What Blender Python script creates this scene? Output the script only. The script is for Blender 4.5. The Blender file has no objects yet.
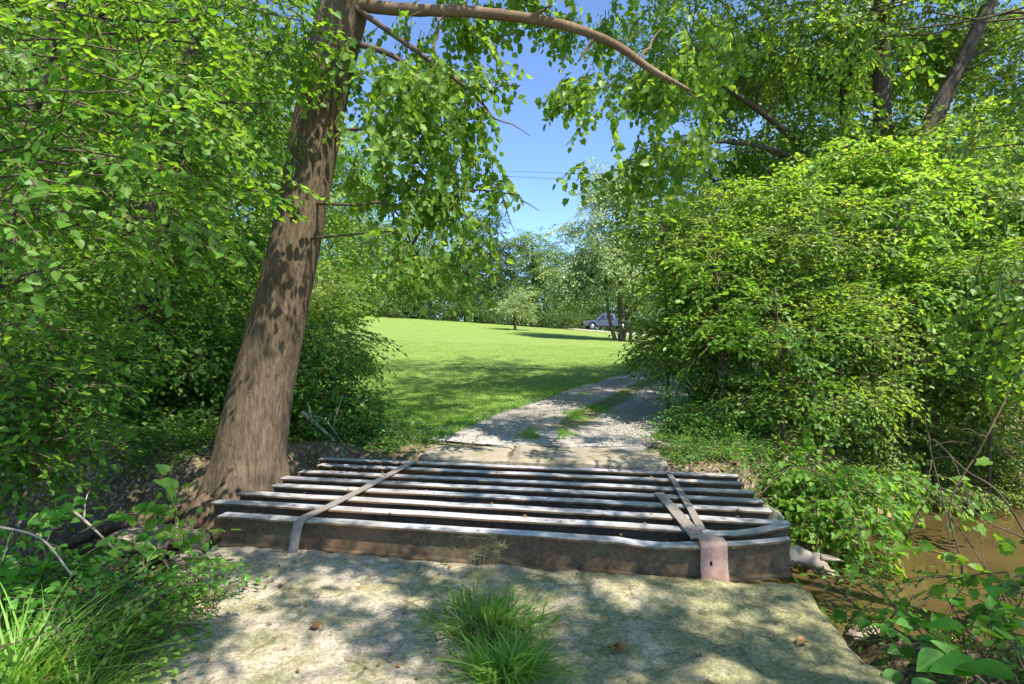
import bpy, math, random
import numpy as np
from mathutils import Vector, Matrix

# ------------------------------------------------------------------ camera, sky, sun, exposure
C = bpy.context.scene
COL = C.collection
EYE = 1.55
F = 560.0
cam_d = bpy.data.cameras.new("camera")
cam_d.sensor_width = 36.0
cam_d.lens = F * 36.0 / 1024.0
cam_d.clip_start = 0.05
cam_d.clip_end = 3000
cam = bpy.data.objects.new("camera", cam_d)
cam.location = (0, 0, EYE)
cam.rotation_euler = (math.radians(90), 0, 0)
COL.objects.link(cam)
C.camera = cam

SUN = Vector((0.36, -0.42, 0.83)).normalized()
SUN_EL = math.asin(SUN.z)
SUN_AZ = math.atan2(SUN.x, SUN.y)
w = bpy.data.worlds.new("World")
C.world = w
w.use_nodes = True
nt = w.node_tree
sky = nt.nodes.new("ShaderNodeTexSky")
sky.sky_type = 'NISHITA'
sky.sun_disc = False
sky.sun_elevation = SUN_EL
sky.sun_rotation = SUN_AZ
sky.air_density = 0.62
sky.dust_density = 0.1
sky.ozone_density = 5.0
bg = nt.nodes["Background"]
nt.links.new(sky.outputs[0], bg.inputs[0])
bg.inputs[1].default_value = 0.125
sl = bpy.data.lights.new("sun", 'SUN')
sl.energy = 3.2
sl.angle = math.radians(0.55)
sl.color = (1.0, 0.95, 0.86)
so = bpy.data.objects.new("sun", sl)
so.rotation_euler = SUN.to_track_quat('Z', 'Y').to_euler()
so.location = (20, -6, 40)
COL.objects.link(so)
C.view_settings.view_transform = 'Standard'
C.view_settings.look = 'None'
C.view_settings.exposure = 1.62
C.view_settings.gamma = 1.0
C.view_settings.use_curve_mapping = False
C.render.engine = 'CYCLES'
cy = C.cycles
cy.max_bounces = 10
cy.diffuse_bounces = 5
cy.transmission_bounces = 8
cy.glossy_bounces = 3
cy.transparent_max_bounces = 8
cy.caustics_reflective = False
cy.caustics_refractive = False
cy.sample_clamp_indirect = 6.0
cy.use_denoising = True
try:
    cy.denoiser = 'OPENIMAGEDENOISE'
    cy.denoising_prefilter = 'ACCURATE'
except Exception:
    pass

R = np.random.default_rng(11)
random.seed(5)


def at(px, py, d):
    """a point of the place measured in the photograph: picture position and distance"""
    return np.array([(px - 512) / F * d, d, EYE - (py - 342) / F * d])


# ------------------------------------------------------------------ noise and terrain
def _hash(ix, iy, seed):
    n = (ix * 374761393 + iy * 668265263 + seed * 974711) & 0x7fffffff
    n = (n ^ (n >> 13)) * 1274126177 & 0x7fffffff
    return ((n ^ (n >> 16)) & 0xffff) / 65535.0


def vnoise(x, y, seed=0):
    x = np.asarray(x, float); y = np.asarray(y, float)
    ix = np.floor(x).astype(np.int64); iy = np.floor(y).astype(np.int64)
    fx = x - ix; fy = y - iy
    fx = fx * fx * (3 - 2 * fx); fy = fy * fy * (3 - 2 * fy)
    a = _hash(ix, iy, seed); b = _hash(ix + 1, iy, seed)
    c = _hash(ix, iy + 1, seed); d = _hash(ix + 1, iy + 1, seed)
    return (a * (1 - fx) + b * fx) * (1 - fy) + (c * (1 - fx) + d * fx) * fy - 0.5


def fbm(x, y, seed=0, o=4):
    s = 0; a = 1.0
    for k in range(o):
        s = s + a * vnoise(x * 2 ** k, y * 2 ** k, seed + k)
        a *= 0.5
    return s


def sstep(a, b, t):
    t = np.clip((t - a) / (b - a), 0, 1)
    return t * t * (3 - 2 * t)


#         x     y    half width  bank width
CREEK = [(-30, 2.0, 0.9, 2.0), (-12, 4.0, 0.8, 1.4), (-7, 4.9, 0.7, 1.1), (-4.2, 5.05, 0.55, 0.9), (-2.6, 4.75, 0.40, 0.55),
         (-1.5, 5.0, 0.8, 0.42), (0.0, 4.85, 0.8, 0.42), (1.6, 4.65, 0.8, 0.45), (2.9, 4.75, 0.95, 0.6), (4.4, 5.5, 1.05, 1.5), (6.6, 6.3, 1.1, 2.6),
         (10, 7.4, 1.3, 2.4), (18, 9.0, 1.4, 1.8), (40, 14, 1.6, 2.2)]
ROAD = [(0.32, 6.93), (0.68, 8.0), (1.7, 10.4), (3.2, 13.6), (5.4, 17.5), (9, 22), (15, 29), (21, 38), (22, 48), (17, 57), (8, 62.5), (-4, 66)]


def polydist(x, y, pts):
    x = np.asarray(x, float); y = np.asarray(y, float)
    best = np.full(x.shape, 1e9)
    ex = [np.zeros(x.shape) for _ in range(len(pts[0]) - 2)]
    for p, q in zip(pts[:-1], pts[1:]):
        dx, dy = q[0] - p[0], q[1] - p[1]
        t = np.clip(((x - p[0]) * dx + (y - p[1]) * dy) / (dx * dx + dy * dy), 0, 1)
        d = np.hypot(x - p[0] - t * dx, y - p[1] - t * dy)
        m = d < best
        best = np.where(m, d, best)
        for k in range(len(ex)):
            ex[k] = np.where(m, p[k + 2] * (1 - t) + q[k + 2] * t, ex[k])
    return best, ex


def H(x, y, rough=True):
    x = np.asarray(x, float); y = np.asarray(y, float)
    t = np.clip(y - 7, 0, None)
    tt = np.minimum(t, 56)
    lift = 0.00137 * tt * (np.clip(8 - x, -14, 34))
    base = 0.22 + 0.031 * tt + 0.00032 * tt * tt + lift * sstep(2, 18, tt)
    base = np.where(y < 7, 0.22 - 0.36 * sstep(6.6, 3.0, y), base)
    left = sstep(-2.5, -6, x)
    base = base + left * (0.25 + 0.04 * np.clip(-x - 4, 0, 12)) * sstep(22, 6, y)
    right = sstep(2.5, 9, x)
    base = base + right * 0.30 * sstep(20, 9, y)
    d, (hw, bw) = polydist(x + 0.25 * fbm(x * 0.8, y * 0.8, 3), y + 0.3 * fbm(x * 0.9, y * 0.9, 5), CREEK)
    k = sstep(0, 1, (d - hw) / bw)
    base = base * k + (-1.22) * (1 - k)
    if rough:
        rd, _ = polydist(x, y, ROAD)
        a = (0.05 + 0.10 * sstep(8, 3, np.abs(y - 4))) * sstep(1.0, 2.4, rd)
        a = np.where(y > 11, 0.05, a)
        base = base + a * fbm(x * 1.3, y * 1.3, 9) * 1.2
    # hollow out below the slab so it never pokes through
    s = sstep(-2.6, -2.2, x) * sstep(2.3, 1.9, x) * sstep(4.1, 3.7, y)
    base = base - 0.25 * s * np.where(base > -0.3, 1, 0)
    b = sstep(-2.75, -2.45, x) * sstep(2.5, 2.2, x) * sstep(6.45, 6.25, y + 0.187 * x) * (y > 3.5)
    base = np.where((b > 0) & (base > -0.12), base * (1 - b) - 0.12 * b, base)
    return base


# ------------------------------------------------------------------ mesh helpers
def mesh_np(name, verts, face_idx, face_len, mats, mat_idx=None, attr=None, smooth=False):
    me = bpy.data.meshes.new(name)
    verts = np.asarray(verts, np.float32)
    face_idx = np.asarray(face_idx, np.int32).ravel()
    face_len = np.asarray(face_len, np.int32).ravel()
    me.vertices.add(len(verts)); me.vertices.foreach_set("co", verts.ravel())
    me.loops.add(len(face_idx)); me.loops.foreach_set("vertex_index", face_idx)
    me.polygons.add(len(face_len))
    st = np.zeros(len(face_len), np.int32); st[1:] = np.cumsum(face_len)[:-1]
    me.polygons.foreach_set("loop_start", st)
    try:
        me.polygons.foreach_set("loop_total", face_len)
    except Exception:
        pass
    if mat_idx is not None:
        me.polygons.foreach_set("material_index", np.asarray(mat_idx, np.int32))
    if smooth is not False:
        sm = np.full(len(face_len), True) if smooth is True else np.asarray(smooth, bool)
        me.polygons.foreach_set("use_smooth", sm)
    for m in mats:
        me.materials.append(m)
    me.update(calc_edges=True)
    if attr:
        for k, (dom, v) in attr.items():
            a = me.attributes.new(k, 'FLOAT', dom)
            a.data.foreach_set("value", np.asarray(v, np.float32))
    return me


class MB:
    """collects pieces into one mesh"""

    def __init__(s):
        s.v = []; s.f = []; s.l = []; s.m = []; s.s = []; s.a = []; s.n = 0

    def add(s, verts, faces, mat=0, smooth=True, attr=0.5):
        verts = np.asarray(verts, float)
        s.v.append(verts)
        for f in faces:
            s.f.extend([i + s.n for i in f]); s.l.append(len(f)); s.m.append(mat); s.s.append(smooth); s.a.append(attr)
        s.n += len(verts)
        return s

    def arr(s, verts, idx, mat=0, smooth=False, attr=None):
        """idx: faces x M array"""
        idx = np.asarray(idx)
        s.v.append(np.asarray(verts, float).reshape(-1, 3))
        s.f.extend((idx + s.n).ravel().tolist()); nf = len(idx)
        s.l.extend([idx.shape[1]] * nf); s.m.extend([mat] * nf); s.s.extend([smooth] * nf)
        s.a.extend(attr.tolist() if attr is not None else [0.5] * nf)
        s.n += len(s.v[-1])
        return s

    def tube(s, pts, rad, sides=6, mat=0, wob=0.0, cap=True):
        pts = np.asarray(pts, float); n = len(pts)
        rad = np.broadcast_to(np.asarray(rad, float), (n,))
        tan = np.gradient(pts, axis=0)
        tan /= np.linalg.norm(tan, axis=1)[:, None] + 1e-9
        ref = np.array([0, 0, 1.0]) if abs(tan[0][2]) < 0.9 else np.array([1.0, 0, 0])
        u = np.cross(tan[0], ref); u /= np.linalg.norm(u)
        vs = []
        ang = np.arange(sides) * 2 * math.pi / sides
        for i in range(n):
            u = u - tan[i] * np.dot(u, tan[i]); u /= np.linalg.norm(u) + 1e-9
            v = np.cross(tan[i], u)
            r = rad[i] * (1 + (wob * (R.random(sides) - 0.5) if wob else 0))
            vs.append(pts[i] + np.outer(np.cos(ang) * r, u) + np.outer(np.sin(ang) * r, v))
        vs = np.concatenate(vs)
        k = np.arange(sides); k2 = (k + 1) % sides
        idx = np.concatenate([np.stack([k + i * sides, k2 + i * sides, k2 + (i + 1) * sides, k + (i + 1) * sides], 1) for i in range(n - 1)])
        base = s.n
        s.arr(vs, idx, mat, True)
        if cap:
            s.f.extend([base + i for i in range(sides)][::-1]); s.l.append(sides); s.m.append(mat); s.s.append(False); s.a.append(.5)
            s.f.extend([base + (n - 1) * sides + i for i in range(sides)]); s.l.append(sides); s.m.append(mat); s.s.append(False); s.a.append(.5)
        return s

    def box(s, lo, hi, mat=0, M=None, bev=0.0):
        x0, y0, z0 = lo; x1, y1, z1 = hi
        v = np.array([(x0, y0, z0), (x1, y0, z0), (x1, y1, z0), (x0, y1, z0), (x0, y0, z1), (x1, y0, z1), (x1, y1, z1), (x0, y1, z1)], float)
        if M is not None:
            v = v @ np.array(M.to_3x3()).T + np.array(M.translation)
        return s.add(v, [(3, 2, 1, 0), (4, 5, 6, 7), (0, 1, 5, 4), (1, 2, 6, 5), (2, 3, 7, 6), (3, 0, 4, 7)], mat, False)

    def mesh(s, name, mats, off=(0, 0, 0)):
        v = np.concatenate(s.v) - np.array(off)
        return mesh_np(name, v, s.f, s.l, mats, s.m, {"lv": ('FACE', s.a)}, s.s)


def obj(name, me, parent=None, loc=(0, 0, 0)):
    o = bpy.data.objects.new(name, me)
    o.location = loc
    COL.objects.link(o)
    if parent is not None:
        o.parent = parent
    return o


def tag(o, label, cat, group=None):
    o['label'] = label; o['category'] = cat
    if group:
        o['group'] = group
    return o


def thing(name, label, cat, loc, group=None):
    return tag(obj(name, None, None, loc), label, cat, group)


def struct(o):
    o['kind'] = 'structure'
    return o


def spline(pts, n):
    pts = np.asarray(pts, float)
    P = np.vstack([2 * pts[0] - pts[1], pts, 2 * pts[-1] - pts[-2]])
    m = len(pts) - 1
    ts = np.linspace(0, m - 1e-9, n)
    out = []
    for t in ts:
        i = int(t); f = t - i
        a, b, c, d = P[i], P[i + 1], P[i + 2], P[i + 3]
        out.append(0.5 * ((2 * b) + (-a + c) * f + (2 * a - 5 * b + 4 * c - d) * f * f + (-a + 3 * b - 3 * c + d) * f ** 3))
    return np.array(out)


# ------------------------------------------------------------------ materials
class NT:
    def __init__(s, name):
        s.m = bpy.data.materials.new(name); s.m.use_nodes = True
        s.t = s.m.node_tree; s.n = s.t.nodes; s.l = s.t.links
        s.b = s.n["Principled BSDF"]; s.out = s.n["Material Output"]
        s.co = s.n.new("ShaderNodeTexCoord").outputs["Object"]

    def new(s, t, **k):
        n = s.n.new(t)
        for a, b in k.items():
            setattr(n, a, b)
        return n

    def link(s, a, b):
        s.l.new(a, b)

    def noise(s, scale, detail=6, rough=0.6, vec=None, stretch=None, dist=0.0):
        n = s.new("ShaderNodeTexNoise")
        n.inputs["Scale"].default_value = scale; n.inputs["Detail"].default_value = detail
        n.inputs["Roughness"].default_value = rough; n.inputs["Distortion"].default_value = dist
        v = vec or s.co
        if stretch:
            mp = s.new("ShaderNodeMapping"); mp.inputs["Scale"].default_value = stretch
            s.link(v, mp.inputs["Vector"]); v = mp.outputs[0]
        s.link(v, n.inputs["Vector"])
        return n.outputs["Fac"]

    def voro(s, scale, feature='F1', stretch=None, out="Distance", rnd=1.0):
        n = s.new("ShaderNodeTexVoronoi", feature=feature)
        n.inputs["Scale"].default_value = scale
        n.inputs["Randomness"].default_value = rnd
        v = s.co
        if stretch:
            mp = s.new("ShaderNodeMapping"); mp.inputs["Scale"].default_value = stretch
            s.link(v, mp.inputs["Vector"]); v = mp.outputs[0]
        s.link(v, n.inputs["Vector"])
        return n.outputs[out]

    def ramp(s, fac, stops):
        r = s.new("ShaderNodeValToRGB")
        e = r.color_ramp.elements
        while len(e) < len(stops):
            e.new(0.5)
        for i, (p, c) in enumerate(stops):
            e[i].position = p
            e[i].color = (c, c, c, 1) if isinstance(c, (int, float)) else (*c, 1)
        s.link(fac, r.inputs[0])
        return r.outputs[0]

    def mix(s, fac, a, b, mode='MIX'):
        n = s.new("ShaderNodeMix", data_type='RGBA', blend_type=mode)
        for sock, v in ((n.inputs[0], fac), (n.inputs[6], a), (n.inputs[7], b)):
            if isinstance(v, (int, float)):
                sock.default_value = v
            elif isinstance(v, tuple):
                sock.default_value = (*v, 1)
            else:
                s.link(v, sock)
        return n.outputs[2]

    def math(s, op, a, b=0.0):
        n = s.new("ShaderNodeMath", operation=op)
        for sock, v in ((n.inputs[0], a), (n.inputs[1], b)):
            if isinstance(v, (int, float)):
                sock.default_value = v
            else:
                s.link(v, sock)
        return n.outputs[0]

    def attr(s, name):
        return s.new("ShaderNodeAttribute", attribute_name=name).outputs["Fac"]

    def bump(s, h, strength=0.5, dist=0.02, prev=None):
        b = s.new("ShaderNodeBump")
        b.inputs["Strength"].default_value = strength; b.inputs["Distance"].default_value = dist
        s.link(h, b.inputs["Height"])
        if prev is not None:
            s.link(prev, b.inputs["Normal"])
        return b.outputs[0]

    def fin(s, color=None, rough=0.8, normal=None, spec=None, metal=None):
        if color is not None:
            if isinstance(color, tuple):
                s.b.inputs["Base Color"].default_value = (*color, 1)
            else:
                s.link(color, s.b.inputs["Base Color"])
        if isinstance(rough, (int, float)):
            s.b.inputs["Roughness"].default_value = rough
        else:
            s.link(rough, s.b.inputs["Roughness"])
        if normal is not None:
            s.link(normal, s.b.inputs["Normal"])
        if spec is not None:
            s.b.inputs["Specular IOR Level"].default_value = spec
        if metal is not None:
            s.b.inputs["Metallic"].default_value = metal
        return s.m


def leaf_mat(name, dark, mid, light, trans=0.45, rough=0.42, spec=0.35):
    s = NT(name)
    a = s.attr("lv")
    big = s.noise(0.9, 2)
    fac = s.math('ADD', s.math('MULTIPLY', a, 0.75), s.math('MULTIPLY', big, 0.25))
    col = s.ramp(fac, [(0.1, dark), (0.5, mid), (0.92, light)])
    s.fin(col, rough, spec=spec)
    tr = s.new("ShaderNodeBsdfTranslucent")
    tc = s.mix(1.0, col, (1.75, 1.5, 0.45), 'MULTIPLY')
    s.link(tc, tr.inputs["Color"])
    mx = s.new("ShaderNodeMixShader"); mx.inputs[0].default_value = trans
    s.link(s.b.outputs[0], mx.inputs[1]); s.link(tr.outputs[0], mx.inputs[2])
    s.link(mx.outputs[0], s.out.inputs["Surface"])
    return s.m


M = {}
M['syc'] = leaf_mat("sycamore_leaf", (0.075, 0.18, 0.022), (0.16, 0.32, 0.042), (0.30, 0.47, 0.10), 0.58)
M['under'] = leaf_mat("understorey_leaf", (0.060, 0.17, 0.020), (0.135, 0.31, 0.042), (0.27, 0.47, 0.09), 0.58)
M['shrub'] = leaf_mat("honeysuckle_leaf", (0.085, 0.20, 0.026), (0.19, 0.35, 0.056), (0.39, 0.55, 0.17), 0.58)
M['yellow'] = leaf_mat("boxelder_leaf", (0.09, 0.22, 0.028), (0.18, 0.37, 0.055), (0.35, 0.53, 0.15), 0.55)
M['high'] = leaf_mat("canopy_leaf", (0.08, 0.18, 0.025), (0.175, 0.32, 0.055), (0.36, 0.50, 0.13), 0.58)
M['pale'] = leaf_mat("pale_leaf", (0.15, 0.23, 0.09), (0.29, 0.40, 0.19), (0.55, 0.64, 0.42), 0.4, 0.4, 0.5)
M['far'] = leaf_mat("treeline_leaf", (0.08, 0.17, 0.035), (0.17, 0.30, 0.07), (0.33, 0.45, 0.15), 0.45)
M['fardark'] = leaf_mat("dark_treeline_leaf", (0.035, 0.085, 0.018), (0.075, 0.15, 0.03), (0.14, 0.22, 0.055), 0.4)
M['weed'] = leaf_mat("weed_leaf", (0.05, 0.19, 0.02), (0.10, 0.31, 0.04), (0.22, 0.46, 0.09), 0.5, 0.35)
M['grass'] = leaf_mat("grass_blade", (0.08, 0.23, 0.02), (0.16, 0.35, 0.045), (0.31, 0.49, 0.12), 0.5)
M['straw'] = leaf_mat("straw_blade", (0.26, 0.24, 0.10), (0.38, 0.38, 0.17), (0.5, 0.48, 0.28), 0.35)
M['dry'] = leaf_mat("dry_leaf", (0.16, 0.08, 0.03), (0.27, 0.14, 0.05), (0.38, 0.22, 0.09), 0.2)


def bark(name, a, b, c, sc=1.0, ridge=1.0):
    s = NT(name)
    big = s.noise(2.2 * sc, 4, 0.6, stretch=(1, 1, 0.35))
    fine = s.noise(22 * sc, 8, 0.7, stretch=(1, 1, 0.28), dist=0.4)
    rid = s.noise(46 * sc, 5, 0.6, stretch=(1, 1, 0.13), dist=0.6)
    col = s.mix(s.ramp(big, [(0.25, 0.0), (0.75, 1.0)]), a, b)
    col = s.mix(s.ramp(fine, [(0.45, 0.0), (0.75, 0.8)]), col, c)
    col = s.mix(s.ramp(rid, [(0.36, 0.30), (0.50, 0.0)]), col, tuple(x * 0.45 for x in a))
    h = s.math('ADD', s.math('MULTIPLY', fine, 0.6), s.ramp(rid, [(0.35, 0.0), (0.5, 0.5)]))
    return s.fin(col, 0.88, s.bump(h, 0.7 * ridge, 0.025), 0.2)


M['bark_syc'] = bark("sycamore_bark", (0.105, 0.072, 0.042), (0.165, 0.120, 0.075), (0.26, 0.20, 0.135))
M['bark_dark'] = bark("dark_bark", (0.07, 0.055, 0.042), (0.12, 0.095, 0.07), (0.19, 0.155, 0.12))
M['bark_pale'] = bark("pale_bark", (0.36, 0.31, 0.24), (0.55, 0.50, 0.42), (0.24, 0.21, 0.16), 0.8, 0.5)
M['bark_mid'] = bark("grey_bark", (0.075, 0.06, 0.045), (0.125, 0.10, 0.078), (0.20, 0.165, 0.13))
M['bark_limb'] = bark("limb_bark", (0.15, 0.085, 0.045), (0.30, 0.22, 0.14), (0.12, 0.08, 0.055), 1.6, 0.6)
s = NT("twig_bark")
M['twig'] = s.fin(s.ramp(s.noise(9, 3), [(0.3, (0.07, 0.045, 0.028)), (0.7, (0.15, 0.10, 0.06))]), 0.8)
s = NT("dead_wood")
M['deadwood'] = s.fin(s.ramp(s.noise(14, 6, stretch=(1, 1, 1)), [(0.3, (0.24, 0.18, 0.12)), (0.7, (0.52, 0.43, 0.32))]), 0.85,
                      s.bump(s.noise(60, 4), 0.4, 0.01))

# ------------------------------------------------------------------ leaves, sprays and crowns
def leaf_shape(kind):
    """half outlines of a folded leaf, unit length along +Y; every leaf is two faces"""
    if kind == 'rhomb':
        v = [(0, 0, 0), (-.33, .48, .07), (0, 1, -.06), (.33, .48, .07)]
        return np.array(v, float), [[0, 2, 1], [0, 3, 2]]
    if kind == 'oval':
        v = [(0, 0, 0), (-.25, .28, .07), (-.22, .68, .06), (0, 1, -.08), (.22, .68, .06), (.25, .28, .07)]
        return np.array(v, float), [[0, 3, 2, 1], [0, 5, 4, 3]]
    if kind == 'heart':
        h = [(-.18, -.05, .04), (-.37, .07, .08), (-.42, .28, .09), (-.33, .55, .06), (-.15, .82, -.02)]
        v = [(0, .05, 0)] + h + [(0, 1, -.12)] + [(-a, b, c) for a, b, c in h[::-1]]
        return np.array(v, float), [[0, 6, 5, 4, 3, 2, 1], [0, 11, 10, 9, 8, 7, 6]]
    if kind == 'lobed':
        h = [(-.20, -.08, .02), (-.44, .14, .09), (-.36, .38, .05), (-.40, .62, .07), (-.20, .72, .02)]
        v = [(0, .04, 0)] + h + [(0, 1, -.1)] + [(-a, b, c) for a, b, c in h[::-1]]
        return np.array(v, float), [[0, 6, 5, 4, 3, 2, 1], [0, 11, 10, 9, 8, 7, 6]]
    if kind == 'big':
        h = [(-.10, .06, .03), (-.20, .17, .06), (-.27, .31, .08), (-.29, .46, .07), (-.25, .62, .04), (-.17, .78, -.02), (-.08, .90, -.08)]
        v = [(0, 0, 0)] + h + [(0, 1, -.16)] + [(-a, b, c) for a, b, c in h[::-1]]
        n = len(h)
        return np.array(v, float), [[0] + list(range(n + 1, 0, -1)), [0] + list(range(2 * n + 1, n, -1))]
    if kind == 'lance':
        v = [(0, 0, 0), (-.11, .3, .04), (-.10, .65, .03), (0, 1, -.1), (.10, .65, .03), (.11, .3, .04)]
        return np.array(v, float), [[0, 3, 2, 1], [0, 5, 4, 3]]


def rot_frames(dirs, up, roll):
    y = dirs / (np.linalg.norm(dirs, axis=1)[:, None] + 1e-9)
    x = np.cross(y, up); x /= np.linalg.norm(x, axis=1)[:, None] + 1e-9
    z = np.cross(x, y)
    c, s_ = np.cos(roll)[:, None], np.sin(roll)[:, None]
    x2 = x * c + z * s_; z2 = z * c - x * s_
    return np.stack([x2, y, z2], 2)  # columns


def spray_template(kind, n, L, ll, curl, jit, rng, opp=False, hang=0.0):
    """one twig with its leaves: (leaf verts n x V x 3, twig verts, twig faces)"""
    V, Fc = leaf_shape(kind)
    segs = [((0, 0), 0.0, L, max(2, int(n * 0.5)))]
    if n >= 8:
        segs += [((0, 0.30 * L), 0.75, 0.62 * L, int(n * 0.25)), ((0, 0.42 * L), -0.7, 0.55 * L, n - int(n * 0.5) - int(n * 0.25))]
    tv, tf = [], []
    P_, D_ = [], []
    def zc(r):
        return -curl * L * (r / L) ** 2
    for (ox, oy), a, ln, k in segs:
        dx, dy = math.sin(a), math.cos(a)
        m = 4
        pts = []
        for i in range(m + 1):
            t = i / m * ln
            bx = ox + dx * t; by = oy + dy * t
            pts.append((bx, by, zc(math.hypot(bx, by))))
        r0 = 0.0035 + 0.004 * L
        b = len(tv)
        for i, p in enumerate(pts):
            r = r0 * (1 - 0.75 * i / m)
            for q in range(3):
                an = q * 2.094
                tv.append((p[0] + r * math.cos(an), p[1], p[2] + r * math.sin(an)))
        for i in range(m):
            for q in range(3):
                q2 = (q + 1) % 3
                tf.append([b + i * 3 + q, b + i * 3 + q2, b + (i + 1) * 3 + q2, b + (i + 1) * 3 + q])
        for j in range(k):
            if opp:
                t = ln * (0.2 + 0.8 * (j // 2) / max(1, (k - 1) // 2))
            else:
                t = ln * (0.15 + 0.85 * j / max(1, k - 1))
            side = 1 if j % 2 else -1
            la = a + side * (0.95 if j < k - 1 else 0.1) + rng.normal(0, 0.25)
            bx = ox + dx * t; by = oy + dy * t
            P_.append((bx, by, zc(math.hypot(bx, by))))
            sl_ = -2 * curl * t / L
            D_.append((math.sin(la), math.cos(la), sl_ * math.cos(la - a) - hang + rng.normal(0, 0.18 + 0.5 * hang)))
    P_ = np.array(P_); D_ = np.array(D_); k = len(P_)
    up = np.tile([0, 0, 1.0], (k, 1)) + rng.normal(0, jit, (k, 3))
    Rm = rot_frames(D_, up, rng.normal(0, jit * 0.6, k))
    sc = ll * rng.uniform(0.65, 1.12, k)
    LV = np.einsum('nij,vj->nvi', Rm, V) * sc[:, None, None] + P_[:, None, :]
    return LV, np.array(tv), np.array(tf)


SPECIES = {
    #            kind     n   L     leaf   curl  jit  opp   hang
    'syc':     ('lobed', 18, 0.46, 0.086, 0.40, 0.55, False, 0.55),
    'sycfine': ('lobed', 14, 0.55, 0.120, 0.45, 0.60, False, 0.60),
    'near':    ('heart', 21, 0.50, 0.062, 0.22, 0.30, False, 0.15),
    'under':   ('oval', 20, 0.60, 0.085, 0.25, 0.30, False, 0.15),
    'shrub':   ('oval', 22, 0.58, 0.070, 0.25, 0.30, True, 0.10),
    'ash':     ('oval', 20, 0.55, 0.105, 0.30, 0.30, True, 0.15),
    'high':    ('rhomb', 20, 0.75, 0.120, 0.30, 0.45, False, 0.20),
    'far':     ('rhomb', 14, 1.15, 0.26, 0.30, 0.50, False, 0.20),
    'vine':    ('heart', 12, 0.42, 0.085, 0.30, 0.35, False, 0.25),
    'over':    ('rhomb', 16, 0.40, 0.095, 0.2, 0.35, False, 0.1),
    'small':   ('oval', 18, 0.38, 0.050, 0.30, 0.35, False, 0.15),
}
_tpl = {}


def tpl(sp):
    if sp not in _tpl:
        rng = np.random.default_rng(abs(hash(sp)) % 1000 if False else sum(map(ord, sp)))
        k, n, L, ll, cu, ji, op, ha = SPECIES[sp]
        _tpl[sp] = [spray_template(k, n, L, ll, cu * rng.uniform(.6, 1.4), ji, rng, op, ha) for _ in range(7)]
    return _tpl[sp]


def sprays_mesh(name, sp, pos, dirs, scale, leafmat, twigmat=None, roll=0.35, off=(0, 0, 0), light=0.0, twigs=True):
    T = tpl(sp)
    V, Fc = leaf_shape(SPECIES[sp][0])
    n = len(pos)
    which = R.integers(0, len(T), n)
    up = np.tile([0, 0, 1.0], (n, 1)) + R.normal(0, 0.12, (n, 3))
    RM = rot_frames(dirs, up, R.normal(0, roll, n))
    vs, idx, ln, mi, av = [], [], [], [], []
    nv = 0
    sr = R.random(n)
    for k, (LV, tv, tf) in enumerate(T):
        sel = np.where(which == k)[0]
        if not len(sel):
            continue
        m = len(sel)
        A = RM[sel] * np.asarray(scale)[sel][:, None, None]
        nl, vv = LV.shape[:2]
        W = np.einsum('mij,lj->mli', A, LV.reshape(-1, 3)) + pos[sel][:, None, :]
        vs.append(W.reshape(-1, 3))
        f = np.array(Fc)
        base = nv + (np.arange(m * nl) * vv)
        fi = base[:, None, None] + f[None]
        idx.append(fi.ravel()); ln.append(np.full(m * nl * 2, f.shape[1])); mi.append(np.zeros(m * nl * 2, int))
        lvv = np.clip(0.30 * sr[sel][:, None] + 0.70 * R.random((m, nl)) + light, 0, 1)
        av.append(np.repeat(lvv.ravel(), 2))
        nv += m * nl * vv
        if twigs:
            W = np.einsum('mij,lj->mli', A, tv) + pos[sel][:, None, :]
            vs.append(W.reshape(-1, 3))
            base = nv + np.arange(m) * len(tv)
            fi = base[:, None, None] + tf[None]
            idx.append(fi.ravel()); ln.append(np.full(m * len(tf), 4)); mi.append(np.ones(m * len(tf), int))
            av.append(np.full(m * len(tf), 0.5)); nv += m * len(tv)
    return mesh_np(name, np.concatenate(vs) - np.array(off), np.concatenate(idx), np.concatenate(ln), [leafmat, twigmat or M['twig']],
                   np.concatenate(mi), {"lv": ('FACE', np.concatenate(av))})


SUNSPOTS = [(5.2, 7.5, .5), (6.6, 8.0, .6), (4.6, 6.4, .3), (6.2, 6.6, .4), (3.6, 6.9, .3), (7.8, 8.2, .5), (-2.4, 2.5, .45), (-0.98, 3.5, .25), (-1.75, 3.4, .32), (-1.3, 3.6, .2), (-1.2, 2.80, .36), (-.78, 2.50, .36), (-1.45, 2.35, .3), (0.68, 3.47, .24), (1.15, 3.15, .2), (0.25, 3.35, .2), (1.2, 3.6, .2), (.95, 2.6, .24), (-.1, 4.6, .3), (.8, 5.3, .3), (-1.8, 5.1, .35), (1.9, 4.6, .3), (-.4, 6.6, .4), (.8, 6.6, .3)]


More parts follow.
